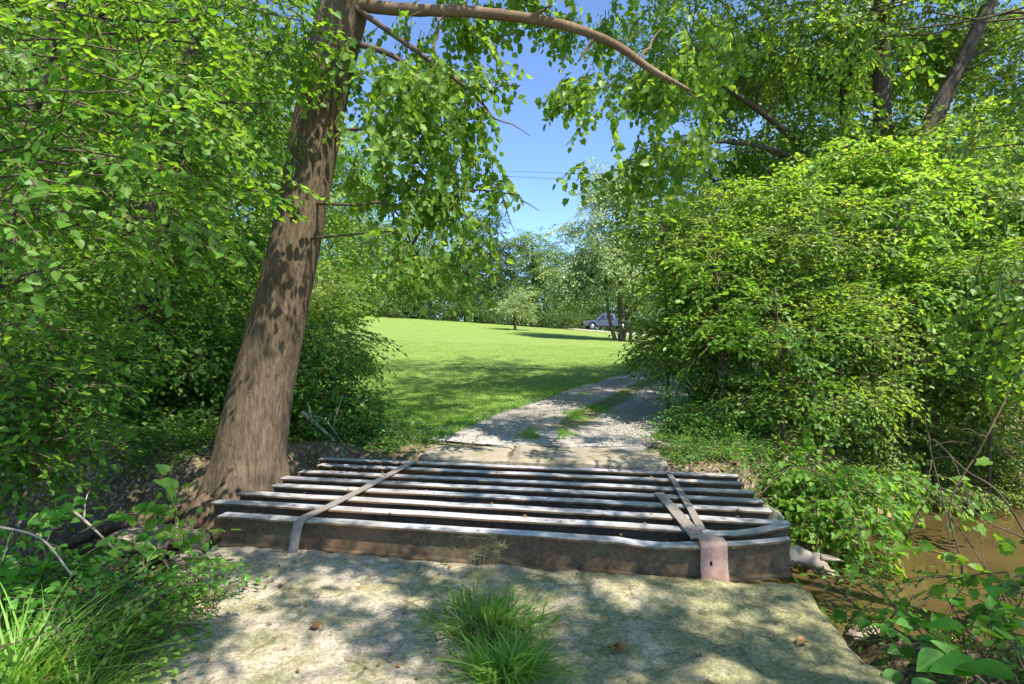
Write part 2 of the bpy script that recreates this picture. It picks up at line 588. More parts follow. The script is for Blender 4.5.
def blob_sprays(blobs, droop=0.25, outw=1.0, hold=None):
    """blobs: (cx,cy,cz, rx,ry,rz, n_sub, n_sprays) -> positions, directions, sub-centres"""
    ps, ds, subs = [], [], []
    for b in blobs:
        c = np.array(b[:3]); r = np.array(b[3:6]); ns, n = b[6], b[7]
        q = R.normal(0, 1, (ns, 3)); q /= np.linalg.norm(q, axis=1)[:, None]
        q *= (R.random(ns) ** 0.45)[:, None] * 0.88
        sc = c + q * r
        subs.append(sc)
        w_ = R.uniform(0.4, 1.6, ns); w_ /= w_.sum()
        pick = R.choice(ns, n, p=w_)
        sr = r * (0.85 / ns ** 0.36) * np.array([1.15, 1.15, 0.62])
        o = R.normal(0, 0.55, (n, 3)) * sr
        p = sc[pick] + o
        d = (p - c) / r * outw * 0.6 + o / sr * 0.5 + R.normal(0, 0.35, (n, 3))
        d[:, 2] = d[:, 2] * 0.45 - droop
        ps.append(p); ds.append(d)
    p = np.concatenate(ps); d = np.concatenate(ds)
    # crowns cut open along the sun direction so chosen ground patches are lit
    pc = p + d / np.linalg.norm(d, axis=1)[:, None] * 0.2
    gxy = pc[:, :2] - np.outer(pc[:, 2], [SUN.x / SUN.z, SUN.y / SUN.z])
    near = (p[:, 2] > 2.6) & (gxy[:, 1] < 9.6) & (gxy[:, 0] > -3.5) & (gxy[:, 0] < 9)
    gap = fbm(gxy[:, 0] * 1.25 + 3.1, gxy[:, 1] * 1.25 + 1.7, 303, 2) > np.where(gxy[:, 1] < 3.9, 0.5, 0.22)
    for hx, hy, hr in SUNSPOTS:
        gap |= np.hypot(gxy[:, 0] - hx, gxy[:, 1] - hy) < hr
    k = ~(near & gap)
    p, d = p[k], d[k]
    if hold is not None:
        k = hold(p)
        p, d = p[k], d[k]
    return p, d, np.concatenate(subs)


def limb(mb, a, b, r0, r1, sag=0.0, n=7, mat=0, sides=6, wig=0.06):
    a = np.asarray(a, float); b = np.asarray(b, float)
    L = np.linalg.norm(b - a)
    t = np.linspace(0, 1, n)[:, None]
    p = a + (b - a) * t
    p[:, 2] += (sag * L * np.sin(np.pi * t[:, 0]))
    w_ = R.normal(0, wig * L / 3, (n, 3)); w_[0] = 0; w_[-1] = 0
    p += w_
    mb.tube(p, r0 + (r1 - r0) * t[:, 0] ** 0.8, sides, mat)


def make_plant(name, label, cat, base, sp, leafmat, barkmat, blobs, trunks=(), group=None, droop=0.25, limbs=40, limb_r=0.03,
               scale=(0.75, 1.2), hold=None, stem_name='trunk', roll=0.35, multi=0, light=0.0, twigs=True, from_frac=(0.35, 1.0), crown_name='crown'):
    """trunks: list of (points, radii).  multi>0: shrub with that many stems rising from the base"""
    base = np.asarray(base, float)
    root = thing(name, label, cat, tuple(base), group)
    p, d, subs = blob_sprays(blobs, droop, hold=hold)
    me = sprays_mesh(crown_name, sp, p, d, R.uniform(*scale, len(p)), leafmat, roll=roll, off=base, light=light, twigs=twigs)
    obj(crown_name, me, root)
    mb = MB()
    paths = []
    for pts, rad in trunks:
        q = spline(pts, 26)
        rr = np.interp(np.linspace(0, 1, 26), np.linspace(0, 1, len(rad)), rad)
        mb.tube(q, rr, 14, 0, 0.07)
        paths.append((q, rr))
    R.shuffle(subs)
    if multi:
        for k in range(multi):
            e = subs[k % len(subs)]
            a = base + np.array([R.normal(0, .12), R.normal(0, .12), -0.08])
            m = (a + e) / 2 + R.normal(0, .15, 3); m[2] += 0.1 * np.linalg.norm(e - a)
            q = spline([a, m, e], 10)
            rr = np.linspace(limb_r, limb_r * 0.3, 10)
            mb.tube(q, rr, 6)
            paths.append((q, rr))
    for e in subs[:limbs]:
        # start on the path point that is below the target and near
        best = None
        for q, rr in paths:
            lo = int(len(q) * from_frac[0]); hi = max(lo + 1, int(len(q) * from_frac[1]))
            dd = np.linalg.norm(q[lo:hi] - e, axis=1) + 1.2 * np.clip(q[lo:hi, 2] - e[2] + 0.3, 0, None)
            j = int(np.argmin(dd))
            if best is None or dd[j] < best[0]:
                best = (dd[j], q[lo + j], rr[lo + j])
        if best is None:
            continue
        L = np.linalg.norm(best[1] - e)
        r = min(best[2] * 0.7, limb_r * (0.4 + 0.25 * L))
        limb(mb, best[1], e, r, max(0.004, r * 0.25), 0.07, 7)
    if mb.n:
        obj(stem_name, mb.mesh(stem_name, [barkmat], base), root)
    return root


def copy_tree(o, loc, rz, sc, label):
    c = o.copy(); COL.objects.link(c)
    c.location = loc; c.rotation_euler = (0, 0, rz); c.scale = sc
    c['label'] = label
    for ch in o.children:
        k = ch.copy(); COL.objects.link(k); k.parent = c
    return c

# ------------------------------------------------------------------ ground
def axis(fine0, fine1, step, lo, hi, grow=1.12):
    a = list(np.arange(fine0, fine1 + 1e-6, step))
    s_ = step; x = a[-1]
    while x < hi:
        s_ *= grow; x += s_; a.append(x)
    s_ = step; x = a[0]; b = []
    while x > lo:
        s_ *= grow; x -= s_; b.append(x)
    return np.array(b[::-1] + a)


gx = axis(-8, 9, 0.085, -500, 500); gy = axis(-0.5, 13, 0.085, -120, 900)
GX, GY = np.meshgrid(gx, gy)
GZ = H(GX, GY)
nx, ny = len(gx), len(gy)
ii = np.arange(nx - 1)[None, :] + np.arange(ny - 1)[:, None] * nx
faces = np.stack([ii, ii + 1, ii + 1 + nx, ii + nx], -1).reshape(-1, 4)


def lawn_mask(x, y):
    left = -2.0 + 0.5 * vnoise(y * 0.8, y * 0 + 3.3, 4) * 2 - np.clip(y - 8.5, 0, 60) * 2.5
    m = sstep(-0.3, 0.5, x - left) * sstep(7.0, 7.8, y + 0.5 * fbm(x, y, 2))
    rr = 2.6 + np.clip(y - 8, 0, 80) * 0.55
    m = m * sstep(0.4, -0.6, x - rr - 0.4 * fbm(x, y, 8))
    return m


def sand_mask(x, y):
    d, (hw, bw) = polydist(x, y, CREEK)
    return sstep(0.85, 0.50, (d - hw) / bw + 0.5 * fbm(x * 1.1, y * 1.1, 21)) * sstep(2.8, 5.2, x + 0.8 * fbm(x, y, 7))


me = mesh_np("ground", np.stack([GX, GY, GZ], -1).reshape(-1, 3), faces, np.full(len(faces), 4), [], None,
             {"lawn": ('POINT', lawn_mask(GX, GY).ravel()), "sand": ('POINT', sand_mask(GX, GY).ravel())}, True)
s = NT("ground_soil_and_lawn")
lawn = s.attr("lawn"); sand = s.attr("sand")
n1 = s.noise(0.35, 5, 0.6); n2 = s.noise(9, 8, 0.7); n3 = s.noise(60, 6, 0.7)
g = s.ramp(s.noise(0.8, 8, 0.75), [(0.36, (0.165, 0.245, 0.045)), (0.7, (0.245, 0.315, 0.080))])
g = s.mix(s.ramp(n2, [(0.4, 0.0), (0.75, 0.55)]), g, (0.33, 0.38, 0.14))
g = s.mix(s.ramp(n3, [(0.35, 0.45), (0.6, 0.0)]), g, (0.11, 0.17, 0.025))
litter = s.voro(38, 'F1', out="Color")
lf = s.new("ShaderNodeSeparateColor"); s.link(litter, lf.inputs[0])
soil = s.ramp(n2, [(0.3, (0.09, 0.062, 0.040)), (0.7, (0.20, 0.145, 0.095))])
soil = s.mix(s.ramp(lf.outputs[0], [(0.72, 0.0), (0.76, 0.85)]), soil, (0.36, 0.28, 0.19))
soil = s.mix(s.ramp(lf.outputs[1], [(0.80, 0.0), (0.84, 0.7)]), soil, (0.12, 0.17, 0.035))
sa = s.ramp(n2, [(0.3, (0.26, 0.175, 0.10)), (0.7, (0.38, 0.27, 0.165))])
col = s.mix(sand, soil, sa)
col = s.mix(lawn, col, g)
h = s.math('ADD', n2, s.math('MULTIPLY', n3, 0.5))
me.materials.append(s.fin(col, 0.95, s.bump(h, 0.8, 0.03), 0.1))
ground = struct(obj("ground", me))

# ------------------------------------------------------------------ gravel drive
rc = spline([(x, y, 0) for x, y in ROAD], 340)[:, :2]
tn = np.gradient(rc, axis=0); tn /= np.linalg.norm(tn, axis=1)[:, None]
nn = np.stack([tn[:, 1], -tn[:, 0]], 1)
across = np.linspace(-1, 1, 29)
seg = np.concatenate([[0], np.cumsum(np.linalg.norm(np.diff(rc, axis=0), axis=1))])
W = 1.36 + 0.10 * np.sin(seg * 0.4)
vx, vy, md, ed = [], [], [], []
for i in range(len(rc)):
    wl = W[i] + 0.22 * fbm(seg[i] * 1.1, 0.3, 31); wr = W[i] + 0.22 * fbm(seg[i] * 1.1, 7.3, 32)
    o = np.where(across < 0, across * wl, across * wr)
    vx.append(rc[i, 0] + nn[i, 0] * o); vy.append(rc[i, 1] + nn[i, 1] * o)
    md.append(np.clip(1 - np.abs(o + 0.02 - 0.15 * fbm(seg[i] * .8, 1.5, 33)) / 0.33, 0, 1) * sstep(0.9, 1.8, seg[i]) * sstep(20, 9, seg[i])); ed.append(np.abs(across))
vx, vy = np.array(vx), np.array(vy)
md = np.array(md)
crown_z = 0.02 * (1 - across[None, :] ** 2) - 0.025 * np.exp(-((np.abs(across[None, :]) - 0.55) / 0.2) ** 2)
vz = H(vx, vy, False) + 0.03 + crown_z + 0.012 * fbm(vx * 3, vy * 3, 40) - 0.05 * (np.array(ed) > 0.97)
# lay the drive on the terrain
m_ = len(across); k = np.arange(m_ - 1)[None, :] + np.arange(len(rc) - 1)[:, None] * m_
fc = np.stack([k, k + 1, k + 1 + m_, k + m_], -1).reshape(-1, 4)
me = mesh_np("road", np.stack([vx, vy, vz], -1).reshape(-1, 3), fc, np.full(len(fc), 4), [], None, {"strip": ('POINT', md.ravel())}, True)
s = NT("gravel_drive")
st = s.voro(60, 'F1', out="Color"); sep = s.new("ShaderNodeSeparateColor"); s.link(st, sep.inputs[0])
sd = s.voro(60, 'F1'); n2 = s.noise(3.0, 6, 0.65); n3 = s.noise(90, 4)
col = s.ramp(sep.outputs[0], [(0.0, (0.30, 0.27, 0.23)), (0.5, (0.41, 0.375, 0.325)), (1.0, (0.54, 0.50, 0.44))])
col = s.mix(s.ramp(n2, [(0.42, 0.0), (0.68, 0.75)]), col, (0.29, 0.23, 0.165))
col = s.mix(s.ramp(s.attr("strip"), [(0.1, 0.0), (0.5, 0.9)]), col, (0.15, 0.17, 0.05))
h = s.math('SUBTRACT', s.math('MULTIPLY', n3, 0.3), sd)
me.materials.append(s.fin(col, 0.92, s.bump(h, 0.8, 0.02), 0.15))
struct(obj("road", me))

# ------------------------------------------------------------------ creek water
me = bpy.data.meshes.new("water")
N = 60
wx = np.linspace(-30, 40, 141); wy = np.linspace(-2, 22, 49)
WX, WY = np.meshgrid(wx, wy)
k = np.arange(140)[None, :] + np.arange(48)[:, None] * 141
fc = np.stack([k, k + 1, k + 142, k + 141], -1).reshape(-1, 4)
dd, (hw, bw) = polydist(WX[:-1, :-1].ravel() + .25, WY[:-1, :-1].ravel() + .25, CREEK)
fc = fc[dd < hw + bw + 0.4]
me = mesh_np("water", np.stack([WX, WY, np.full(WX.shape, -0.86)], -1).reshape(-1, 3), fc, np.full(len(fc), 4), [], None, None, True)
s = NT("muddy_water")
n = s.noise(0.9, 4, 0.5)
col = s.ramp(n, [(0.3, (0.060, 0.044, 0.016)), (0.7, (0.125, 0.080, 0.032))])
s.b.inputs["IOR"].default_value = 1.33
me.materials.append(s.fin(col, 0.03, s.bump(s.noise(7, 4, stretch=(1, 2, 1)), 0.12, 0.02), 0.8))
struct(obj("water", me))

# ------------------------------------------------------------------ near concrete slab
def slab_outline_x(y, side):
    if side < 0:
        return -2.28 + 0.10 * fbm(y * 1.3, 0.7, 51) - 0.25 * sstep(3.2, 2.4, y)
    return 1.78 + 0.16 * fbm(y * 1.6, 3.7, 52) + 0.05 * sstep(3.0, 2.3, y)


def yback(x):
    return 3.87 - 0.187 * x + 0.035 * fbm(x * 3.1, 9.2, 53) + 0.28 * sstep(-1.2, -2.4, x)


nu, nv_ = 240, 300
U = np.linspace(-1, 1, nu); Vv = np.linspace(0, 1, nv_)
PX, PY, PZ, EDG = [], [], [], []
for v in Vv:
    y0 = -5.0
    tt = v ** 0.45
    yy = y0 + (3.87 - y0) * tt
    xl, xr = slab_outline_x(yy, -1), slab_outline_x(yy, 1)
    x = xl + (xr - xl) * (U + 1) / 2
    y = y0 + (yback(x) - y0) * tt
    PX.append(x); PY.append(y); EDG.append(np.minimum(np.minimum(x - xl, xr - x), yback(x) - y))
PX, PY, EDG = map(np.array, (PX, PY, EDG))
z = 0.0 + 0.022 * fbm(PX * 1.6, PY * 1.6, 55) + 0.014 * fbm(PX * 9, PY * 9, 56)
lump = np.clip(fbm(PX * 5.5, PY * 5.5, 57) + 0.1, 0, 1)
z = z + 0.006 * fbm(PX * 26, PY * 26, 58)
z = z + 0.040 * lump * sstep(-0.2, 1.0, PX)
# broken rim round the right and back edges, silted-up left side
z = z - 0.02 * np.exp(-np.clip(EDG, 0, 9) / 0.03) - 0.006 * np.exp(-np.clip(EDG, 0, 9) / 0.2)
z = z + 0.022 * sstep(2.9, 3.8, PY + .187 * PX) - 0.02 * sstep(-1.5, -2.4, PX) * sstep(1.0, 3.4, PY)
z = z - 0.02 * np.exp(-((PX - 0.1 - 0.1 * np.sin(PY * 4)) / 0.28) ** 2) * sstep(3.6, 3.0, PY)
top = np.stack([PX, PY, z], -1).reshape(-1, 3)
k = np.arange(nu - 1)[None, :] + np.arange(nv_ - 1)[:, None] * nu
mb = MB(); mb.arr(top, np.stack([k, k + 1, k + 1 + nu, k + nu], -1).reshape(-1, 4), 0, True)
# skirt
rim = [i * nu for i in range(nv_)] + [(nv_ - 1) * nu + j for j in range(1, nu)] + [i * nu + nu - 1 for i in range(nv_ - 2, -1, -1)]
rv = top[rim]
r1 = rv.copy(); r1[:, 2] -= 0.16; r1[:, :2] += 0.03 * np.random.default_rng(3).normal(0, 1, (len(rim), 2)) * 0.5
r2 = r1.copy(); r2[:, 2] -= 0.5
nb = len(rim); a = np.arange(nb - 1)
mb.arr(np.concatenate([rv, r1, r2]), np.concatenate([np.stack([a, a + nb, a + 1 + nb, a + 1], 1), np.stack([a + nb, a + 2 * nb, a + 1 + 2 * nb, a + 1 + nb], 1)])[:, ::-1], 0, True)
s = NT("weathered_concrete")
n1 = s.noise(1.1, 6, 0.6); n2 = s.noise(5, 8, 0.72); n3 = s.noise(45, 8, 0.75); sp = s.voro(30, 'F1')
c1 = s.ramp(n3, [(0.36, (0.30, 0.235, 0.165)), (0.52, (0.60, 0.50, 0.385)), (0.66, (0.80, 0.69, 0.56))])
moss = s.ramp(n3, [(0.36, (0.17, 0.165, 0.06)), (0.54, (0.37, 0.35, 0.165)), (0.70, (0.59, 0.55, 0.34))])
sx = s.new("ShaderNodeSeparateXYZ"); s.link(s.co, sx.inputs[0])
mk = s.math('ADD', s.math('MULTIPLY', n2, 0.9), s.math('MULTIPLY', n1, 0.7))
mk = s.math('ADD', mk, s.math('MULTIPLY', sx.outputs[0], 0.085))
mkr = s.ramp(mk, [(0.66, 0.08), (0.86, 0.90)])
col = s.mix(mkr, c1, moss)
col = s.mix(s.ramp(n2, [(0.60, 0.0), (0.72, 0.6)]), col, (0.20, 0.165, 0.12))
col = s.mix(s.ramp(sp, [(0.05, 0.5), (0.12, 0.0)]), col, (0.13, 0.11, 0.085))
ck = s.voro(1.7, 'DISTANCE_TO_EDGE'); ckr = s.math('ADD', s.ramp(ck, [(0.0, 0.0), (0.02, 1.0)]), s.ramp(n2, [(0.50, 1.0), (0.56, 0.0)]))
ckr = s.math('MINIMUM', ckr, 1.0)
ckr = s.math('MAXIMUM', ckr, 0.55)
col = s.mix(ckr, (0.10, 0.085, 0.06), col)
n5 = s.noise(140, 6, 0.8)
hh = s.math('ADD', s.math('ADD', s.math('MULTIPLY', n3, 0.8), n2), s.math('MULTIPLY', ckr, 0.4))
hh = s.math('ADD', hh, s.math('MULTIPLY', n5, 0.3))
col = s.mix(s.ramp(n5, [(0.38, 0.45), (0.5, 0.0)]), col, (0.12, 0.10, 0.07))
M['concrete'] = s.fin(col, 0.92, s.bump(hh, 0.9, 0.02), 0.15)
struct(obj("pavement", mb.mesh("pavement", [M['concrete']])))

# far concrete slab in two pieces
s = NT("pale_concrete")
n2 = s.noise(4, 8, 0.7); n3 = s.noise(50, 6, 0.7)
col = s.ramp(n3, [(0.3, (0.25, 0.205, 0.15)), (0.7, (0.42, 0.36, 0.285))])
col = s.mix(s.ramp(n2, [(0.44, 0.0), (0.62, 0.75)]), col, (0.23, 0.21, 0.11))
M['concrete2'] = s.fin(col, 0.9, s.bump(s.math('ADD', n2, n3), 0.7, 0.015), 0.15)


def slab_piece(name, corners, z0, th, seed):
    c = np.array(corners, float)
    n = 34
    u = np.linspace(0, 1, n)
    A = c[0] * (1 - u)[:, None] + c[1] * u[:, None]
    B = c[3] * (1 - u)[:, None] + c[2] * u[:, None]
    G = A[None] * (1 - u)[:, None, None] + B[None] * u[:, None, None]
    e = np.minimum(np.minimum(u[None, :], 1 - u[None, :]), np.minimum(u[:, None], 1 - u[:, None]))
    zz = z0 + 0.035 * fbm(G[..., 0] * 4 + seed, G[..., 1] * 4, 61) - 0.03 * np.exp(-e / 0.02)
    gx_ = G[..., 0] + 0.05 * fbm(G[..., 1] * 4, G[..., 0] * 4, seed); gy_ = G[..., 1] + 0.05 * fbm(G[..., 0] * 4, G[..., 1] * 4, seed + 3)
    t = np.stack([gx_, gy_, zz], -1).reshape(-1, 3)
    k = np.arange(n - 1)[None, :] + np.arange(n - 1)[:, None] * n
    mb = MB(); mb.arr(t, np.stack([k, k + 1, k + 1 + n, k + n], -1).reshape(-1, 4), 0, True)
    rim = list(range(n)) + [i * n + n - 1 for i in range(1, n)] + [(n - 1) * n + j for j in range(n - 2, -1, -1)] + [i * n for i in range(n - 2, -1, -1)]
    rv = t[rim]; lo = rv.copy(); lo[:, 2] -= th
    nb = len(rim); a = np.arange(nb - 1)
    mb.arr(np.concatenate([rv, lo]), np.stack([a, a + nb, a + 1 + nb, a + 1], 1), 0, False)
    return struct(obj(name, mb.mesh(name, [M['concrete2']])))


slab_piece("concrete_slab", [(-0.02, 6.22), (1.66, 5.92), (1.78, 6.72), (0.06, 7.02)], 0.262, 0.32, 1)
slab_piece("concrete_slab", [(-1.08, 6.44), (-0.05, 6.24), (0.02, 7.04), (-0.98, 6.98)], 0.25, 0.32, 5)

# ------------------------------------------------------------------ gravel stones and lawn blades (nobody could count them)
def stones(name, pts, size, mats, seed=1):
    ico = np.array([(0, 0, 1), (.89, 0, .45), (.28, .85, .45), (-.72, .53, .45), (-.72, -.53, .45), (.28, -.85, .45),
                    (.72, .53, -.45), (-.28, .85, -.45), (-.89, 0, -.45), (-.28, -.85, -.45), (.72, -.53, -.45), (0, 0, -1)])
    f = np.array([(0, 1, 2), (0, 2, 3), (0, 3, 4), (0, 4, 5), (0, 5, 1), (1, 6, 2), (2, 7, 3), (3, 8, 4), (4, 9, 5), (5, 10, 1), (6, 7, 2),
                  (7, 8, 3), (8, 9, 4), (9, 10, 5), (10, 6, 1), (11, 7, 6), (11, 8, 7), (11, 9, 8), (11, 10, 9), (11, 6, 10)])
    n = len(pts)
    V = ico[None] * (1 + R.normal(0, 0.18, (n, 12, 1))) * (size[:, None, None] * R.uniform(0.6, 1.2, (n, 1, 3)) * np.array([1, 1, 0.65]))
    a = R.uniform(0, 6.28, n); c, s_ = np.cos(a)[:, None], np.sin(a)[:, None]
    V = np.stack([V[..., 0] * c - V[..., 1] * s_, V[..., 0] * s_ + V[..., 1] * c, V[..., 2]], -1) + pts[:, None, :]
    idx = (np.arange(n) * 12)[:, None, None] + f[None]
    me = mesh_np(name, V.reshape(-1, 3), idx, np.full(n * 20, 3), mats, None, {"lv": ('FACE', np.repeat(R.random(n), 20))})
    return obj(name, me)


s = NT("gravel_stone")
M['stone'] = s.fin(s.ramp(s.attr("lv"), [(0.0, (0.28, 0.25, 0.205)), (0.5, (0.40, 0.365, 0.315)), (1.0, (0.55, 0.51, 0.44))]), 0.85)
n = 34000
t = R.random(n) ** 1.6 * 150
ci = np.clip(t.astype(int), 0, len(rc) - 1)
off = R.normal(0, 0.75, n); off = np.where(np.abs(off) > 1.75, R.uniform(-1.3, 1.3, n), off)
gxp = rc[ci, 0] + nn[ci, 0] * off + R.normal(0, .05, n); gyp = rc[ci, 1] + nn[ci, 1] * off + R.normal(0, .05, n)
ok = (gyp > 6.95)
gxp, gyp = gxp[ok], gyp[ok]
gz = H(gxp, gyp, False) + 0.036
g = stones("gravel", np.stack([gxp, gyp, gz], 1), R.uniform(0.005, 0.015, len(gxp)), [M['stone']])
g['kind'] = 'stuff'
# grit and pebbles along the slab and on the bank
n = 6000
px_ = np.concatenate([R.normal(-1.9, 0.35, n // 2), R.uniform(-2.0, 1.7, n // 2)])
py_ = np.concatenate([R.uniform(1.2, 3.6, n // 2), 3.72 + R.normal(0, 0.05, n // 2)]); py_ = np.where(np.arange(n) >= n // 2, py_ - 0.187 * px_, py_)
pz_ = np.where(py_ > 3.1, 0.0, -0.02) - 0.03 * sstep(-1.5, -2.3, px_)
g = stones("pebbles", np.stack([px_, py_, pz_ + 0.004], 1), R.uniform(0.002, 0.008, n) * (1 + (R.random(n) > .97)), [M['stone']])
g['kind'] = 'stuff'


def blades(name, x, y, z, h, mat, bend=0.5, width=0.004, seg=3, lean=None, kind='stuff', off=(0, 0, 0), light=0.0):
    n = len(x)
    a = R.uniform(0, 6.28, n); dx, dy = np.cos(a), np.sin(a)
    if lean is not None:
        dx = dx * 0.6 + lean[:, 0]; dy = dy * 0.6 + lean[:, 1]
        q = np.hypot(dx, dy); dx /= q; dy /= q
    b = bend * R.uniform(0.3, 1.3, n)
    V = []
    for k in range(seg + 1):
        t = k / seg
        r = h * b * t * t; zz = h * t * (1 - 0.35 * b * t)
        wd = width * (1 - t) ** 0.7 * (0.6 + 0.8 * h / h.mean() * 0.5)
        cx, cy_, cz = x + dx * r, y + dy * r, z + zz
        if k < seg:
            V += [np.stack([cx - dy * wd, cy_ + dx * wd, cz], 1), np.stack([cx + dy * wd, cy_ - dx * wd, cz], 1)]
        else:
            V += [np.stack([cx, cy_, cz], 1)]
    V = np.stack(V, 1); m = V.shape[1]
    fq = np.array([[2 * k, 2 * k + 1, 2 * k + 3, 2 * k + 2] for k in range(seg - 1)])
    base = (np.arange(n) * m)[:, None, None]
    iq = (base + fq[None]).reshape(-1); it = ((np.arange(n) * m)[:, None] + np.array([[2 * seg - 2, 2 * seg - 1, 2 * seg]])).reshape(-1)
    idx = np.concatenate([iq, it]); ln = np.concatenate([np.full(n * (seg - 1), 4), np.full(n, 3)])
    lv = np.clip(R.random(n) + light, 0, 1)
    av = np.concatenate([np.repeat(lv, seg - 1), lv])
    me = mesh_np(name, V.reshape(-1, 3) - np.array(off), idx, ln, [mat], None, {"lv": ('FACE', av)})
    return me


n = 260000
y = 7.2 + (R.random(n) ** 1.8) * 24
x = R.uniform(-1, 1, n) * (3 + (y - 7) * 0.9) + (y - 7) * 0.1 - 0.5
rd, _ = polydist(x, y, ROAD)
keep = (lawn_mask(x, y) > R.uniform(0.2, 0.9, n)) & (rd > 1.25 + 0.18 * R.random(n)) 
x, y = x[keep], y[keep]
hgt = R.uniform(0.03, 0.075, len(x)) * (1 + 0.7 * (np.abs(rd[keep] - 1.4) < 0.25)) * (1 + 0.9 * sstep(-.5, -2.0, x + 1.2) * (y < 11))
gr = obj("grass", blades("grass", x, y, H(x, y) - 0.005, hgt, M['grass'], 0.6, 0.0035 + 0.0005 * 1, 3))
gr['kind'] = 'stuff'
# strip between the wheel tracks
n = 9000
ii_ = R.integers(12, 60, n)
o = R.normal(-0.05, 0.14, n) + 0.1 * np.sin(ii_ * 0.6)
x = rc[ii_, 0] + nn[ii_, 0] * o + R.normal(0, .05, n); y = rc[ii_, 1] + nn[ii_, 1] * o + R.normal(0, .08, n)
kp = (y > 7.3) & (fbm(x * 2.2, y * 1.2, 77) > -0.12)
x, y = x[kp], y[kp]
gm = obj("grass", blades("grass", x, y, H(x, y, False) + 0.03, R.uniform(0.03, 0.10, len(x)), M['grass'], 0.7, 0.004, 3, light=0.1))
gm['kind'] = 'stuff'
# ------------------------------------------------------------------ steel beams
s = NT("worn_beam_steel")
geo = s.new("ShaderNodeNewGeometry")
sx = s.new("ShaderNodeSeparateXYZ"); s.link(geo.outputs["Normal"], sx.inputs[0])
n1 = s.noise(2.5, 6, 0.65); n2 = s.noise(28, 7, 0.7)
rust = s.ramp(n2, [(0.3, (0.060, 0.040, 0.022)), (0.52, (0.13, 0.085, 0.045)), (0.75, (0.25, 0.165, 0.09))])
rust = s.mix(s.ramp(n1, [(0.5, 0.0), (0.68, 0.75)]), rust, (0.155, 0.15, 0.085))
rust = s.mix(s.ramp(s.noise(1.3, 3), [(0.55, 0.0), (0.72, 0.5)]), rust, (0.30, 0.15, 0.07))
wear = s.ramp(n2, [(0.3, (0.34, 0.335, 0.35)), (0.7, (0.56, 0.55, 0.56))])
wear = s.mix(s.ramp(n1, [(0.45, 0.0), (0.62, 0.55)]), wear, (0.22, 0.17, 0.13))
up = s.ramp(sx.outputs[2], [(0.7, 0.0), (0.9, 1.0)])
zz = s.new("ShaderNodeSeparateXYZ"); s.link(s.co, zz.inputs[0])
topf = s.math('MULTIPLY', up, s.math('GREATER_THAN', zz.outputs[2], 0.1))
col = s.mix(topf, rust, wear)
rg = s.math('SUBTRACT', 0.85, s.math('MULTIPLY', topf, 0.40))
M['beam'] = s.fin(col, rg, s.bump(n2, 0.35, 0.006), 0.4)
s = NT("strap_steel")
n1 = s.noise(5, 5, 0.6); n2 = s.noise(40, 6, 0.7)
sep = s.new("ShaderNodeSeparateXYZ"); s.link(s.co, sep.inputs[0])
col = s.ramp(n2, [(0.3, (0.17, 0.145, 0.13)), (0.7, (0.33, 0.29, 0.26))])
col = s.mix(s.ramp(n1, [(0.5, 0.0), (0.65, 0.5)]), col, (0.28, 0.17, 0.12))
M['strap'] = s.fin(col, 0.5, s.bump(n2, 0.25, 0.004), 0.5)
s = NT("rusty_plate")
col = s.ramp(s.noise(12, 6, 0.7), [(0.35, (0.26, 0.15, 0.11)), (0.55, (0.40, 0.26, 0.20)), (0.75, (0.52, 0.38, 0.31))])
M['plate'] = s.fin(col, 0.6, s.bump(s.noise(50, 5), 0.3, 0.004), 0.4)
BD = np.array([0.983, -0.184, 0.0]); BN = np.array([0.184, 0.983, 0.0])


def ibeam(x0, x1, yc, z0, h=0.225, wf=0.112, tf=0.015, tw=0.012, bend=None, seed=0):
    """I section swept from x0 to x1 along the bridge; bend(x) -> (dy, dz, top flange scale)"""
    n = 46
    xs = np.linspace(x0, x1, n)
    prof = [(-wf / 2, 0), (wf / 2, 0), (wf / 2, tf), (tw / 2, tf + .004), (tw / 2, h - tf - .004), (wf / 2, h - tf), (wf / 2, h - .003), (wf / 2 - .003, h),
            (-wf / 2 + .003, h), (-wf / 2, h - .003), (-wf / 2, h - tf), (-tw / 2, h - tf - .004), (-tw / 2, tf + .004), (-wf / 2, tf)]
    m = len(prof)
    V = []
    for i, x in enumerate(xs):
        yl = yc - (x) * 0.187
        dy, dz, sc = bend(x) if bend else (0, 0, 1)
        dz0 = dz
        for j, (a, b) in enumerate(prof):
            top = b > h * 0.5
            aa = a * (sc if top else 1)
            wv = 0.0012 * math.sin(x * 5 + seed * 3 + j * 0.2) if top else 0
            bb = b + dz0 + wv + (0.001 * math.sin(x * 9 + seed) if top else 0)
            V.append((x + BN[0] * (aa + dy) * 1.0, yl + BN[1] * (aa + dy), z0 + bb))
    mb = MB()
    k = np.arange(m); k2 = (k + 1) % m
    idx = np.concatenate([np.stack([k + i * m, k2 + i * m, k2 + (i + 1) * m, k + (i + 1) * m], 1) for i in range(n - 1)])
    mb.arr(V, idx[:, ::-1], 0, False)
    for e, fl in ((0, False), ((n - 1) * m, True)):
        for q in ([0, 1, 2, 3, 12, 13], [3, 4, 11, 12], [4, 5, 6, 7, 8, 9, 10, 11]):
            f = [e + a for a in q]
            mb.f.extend(f if not fl else f[::-1]); mb.l.append(len(f)); mb.m.append(0); mb.s.append(False); mb.a.append(.5)
    return mb


def _x(px, i):
    k = (px - 512) / F
    return k * (3.9 + .295 * i) / (1 + .187 * k)


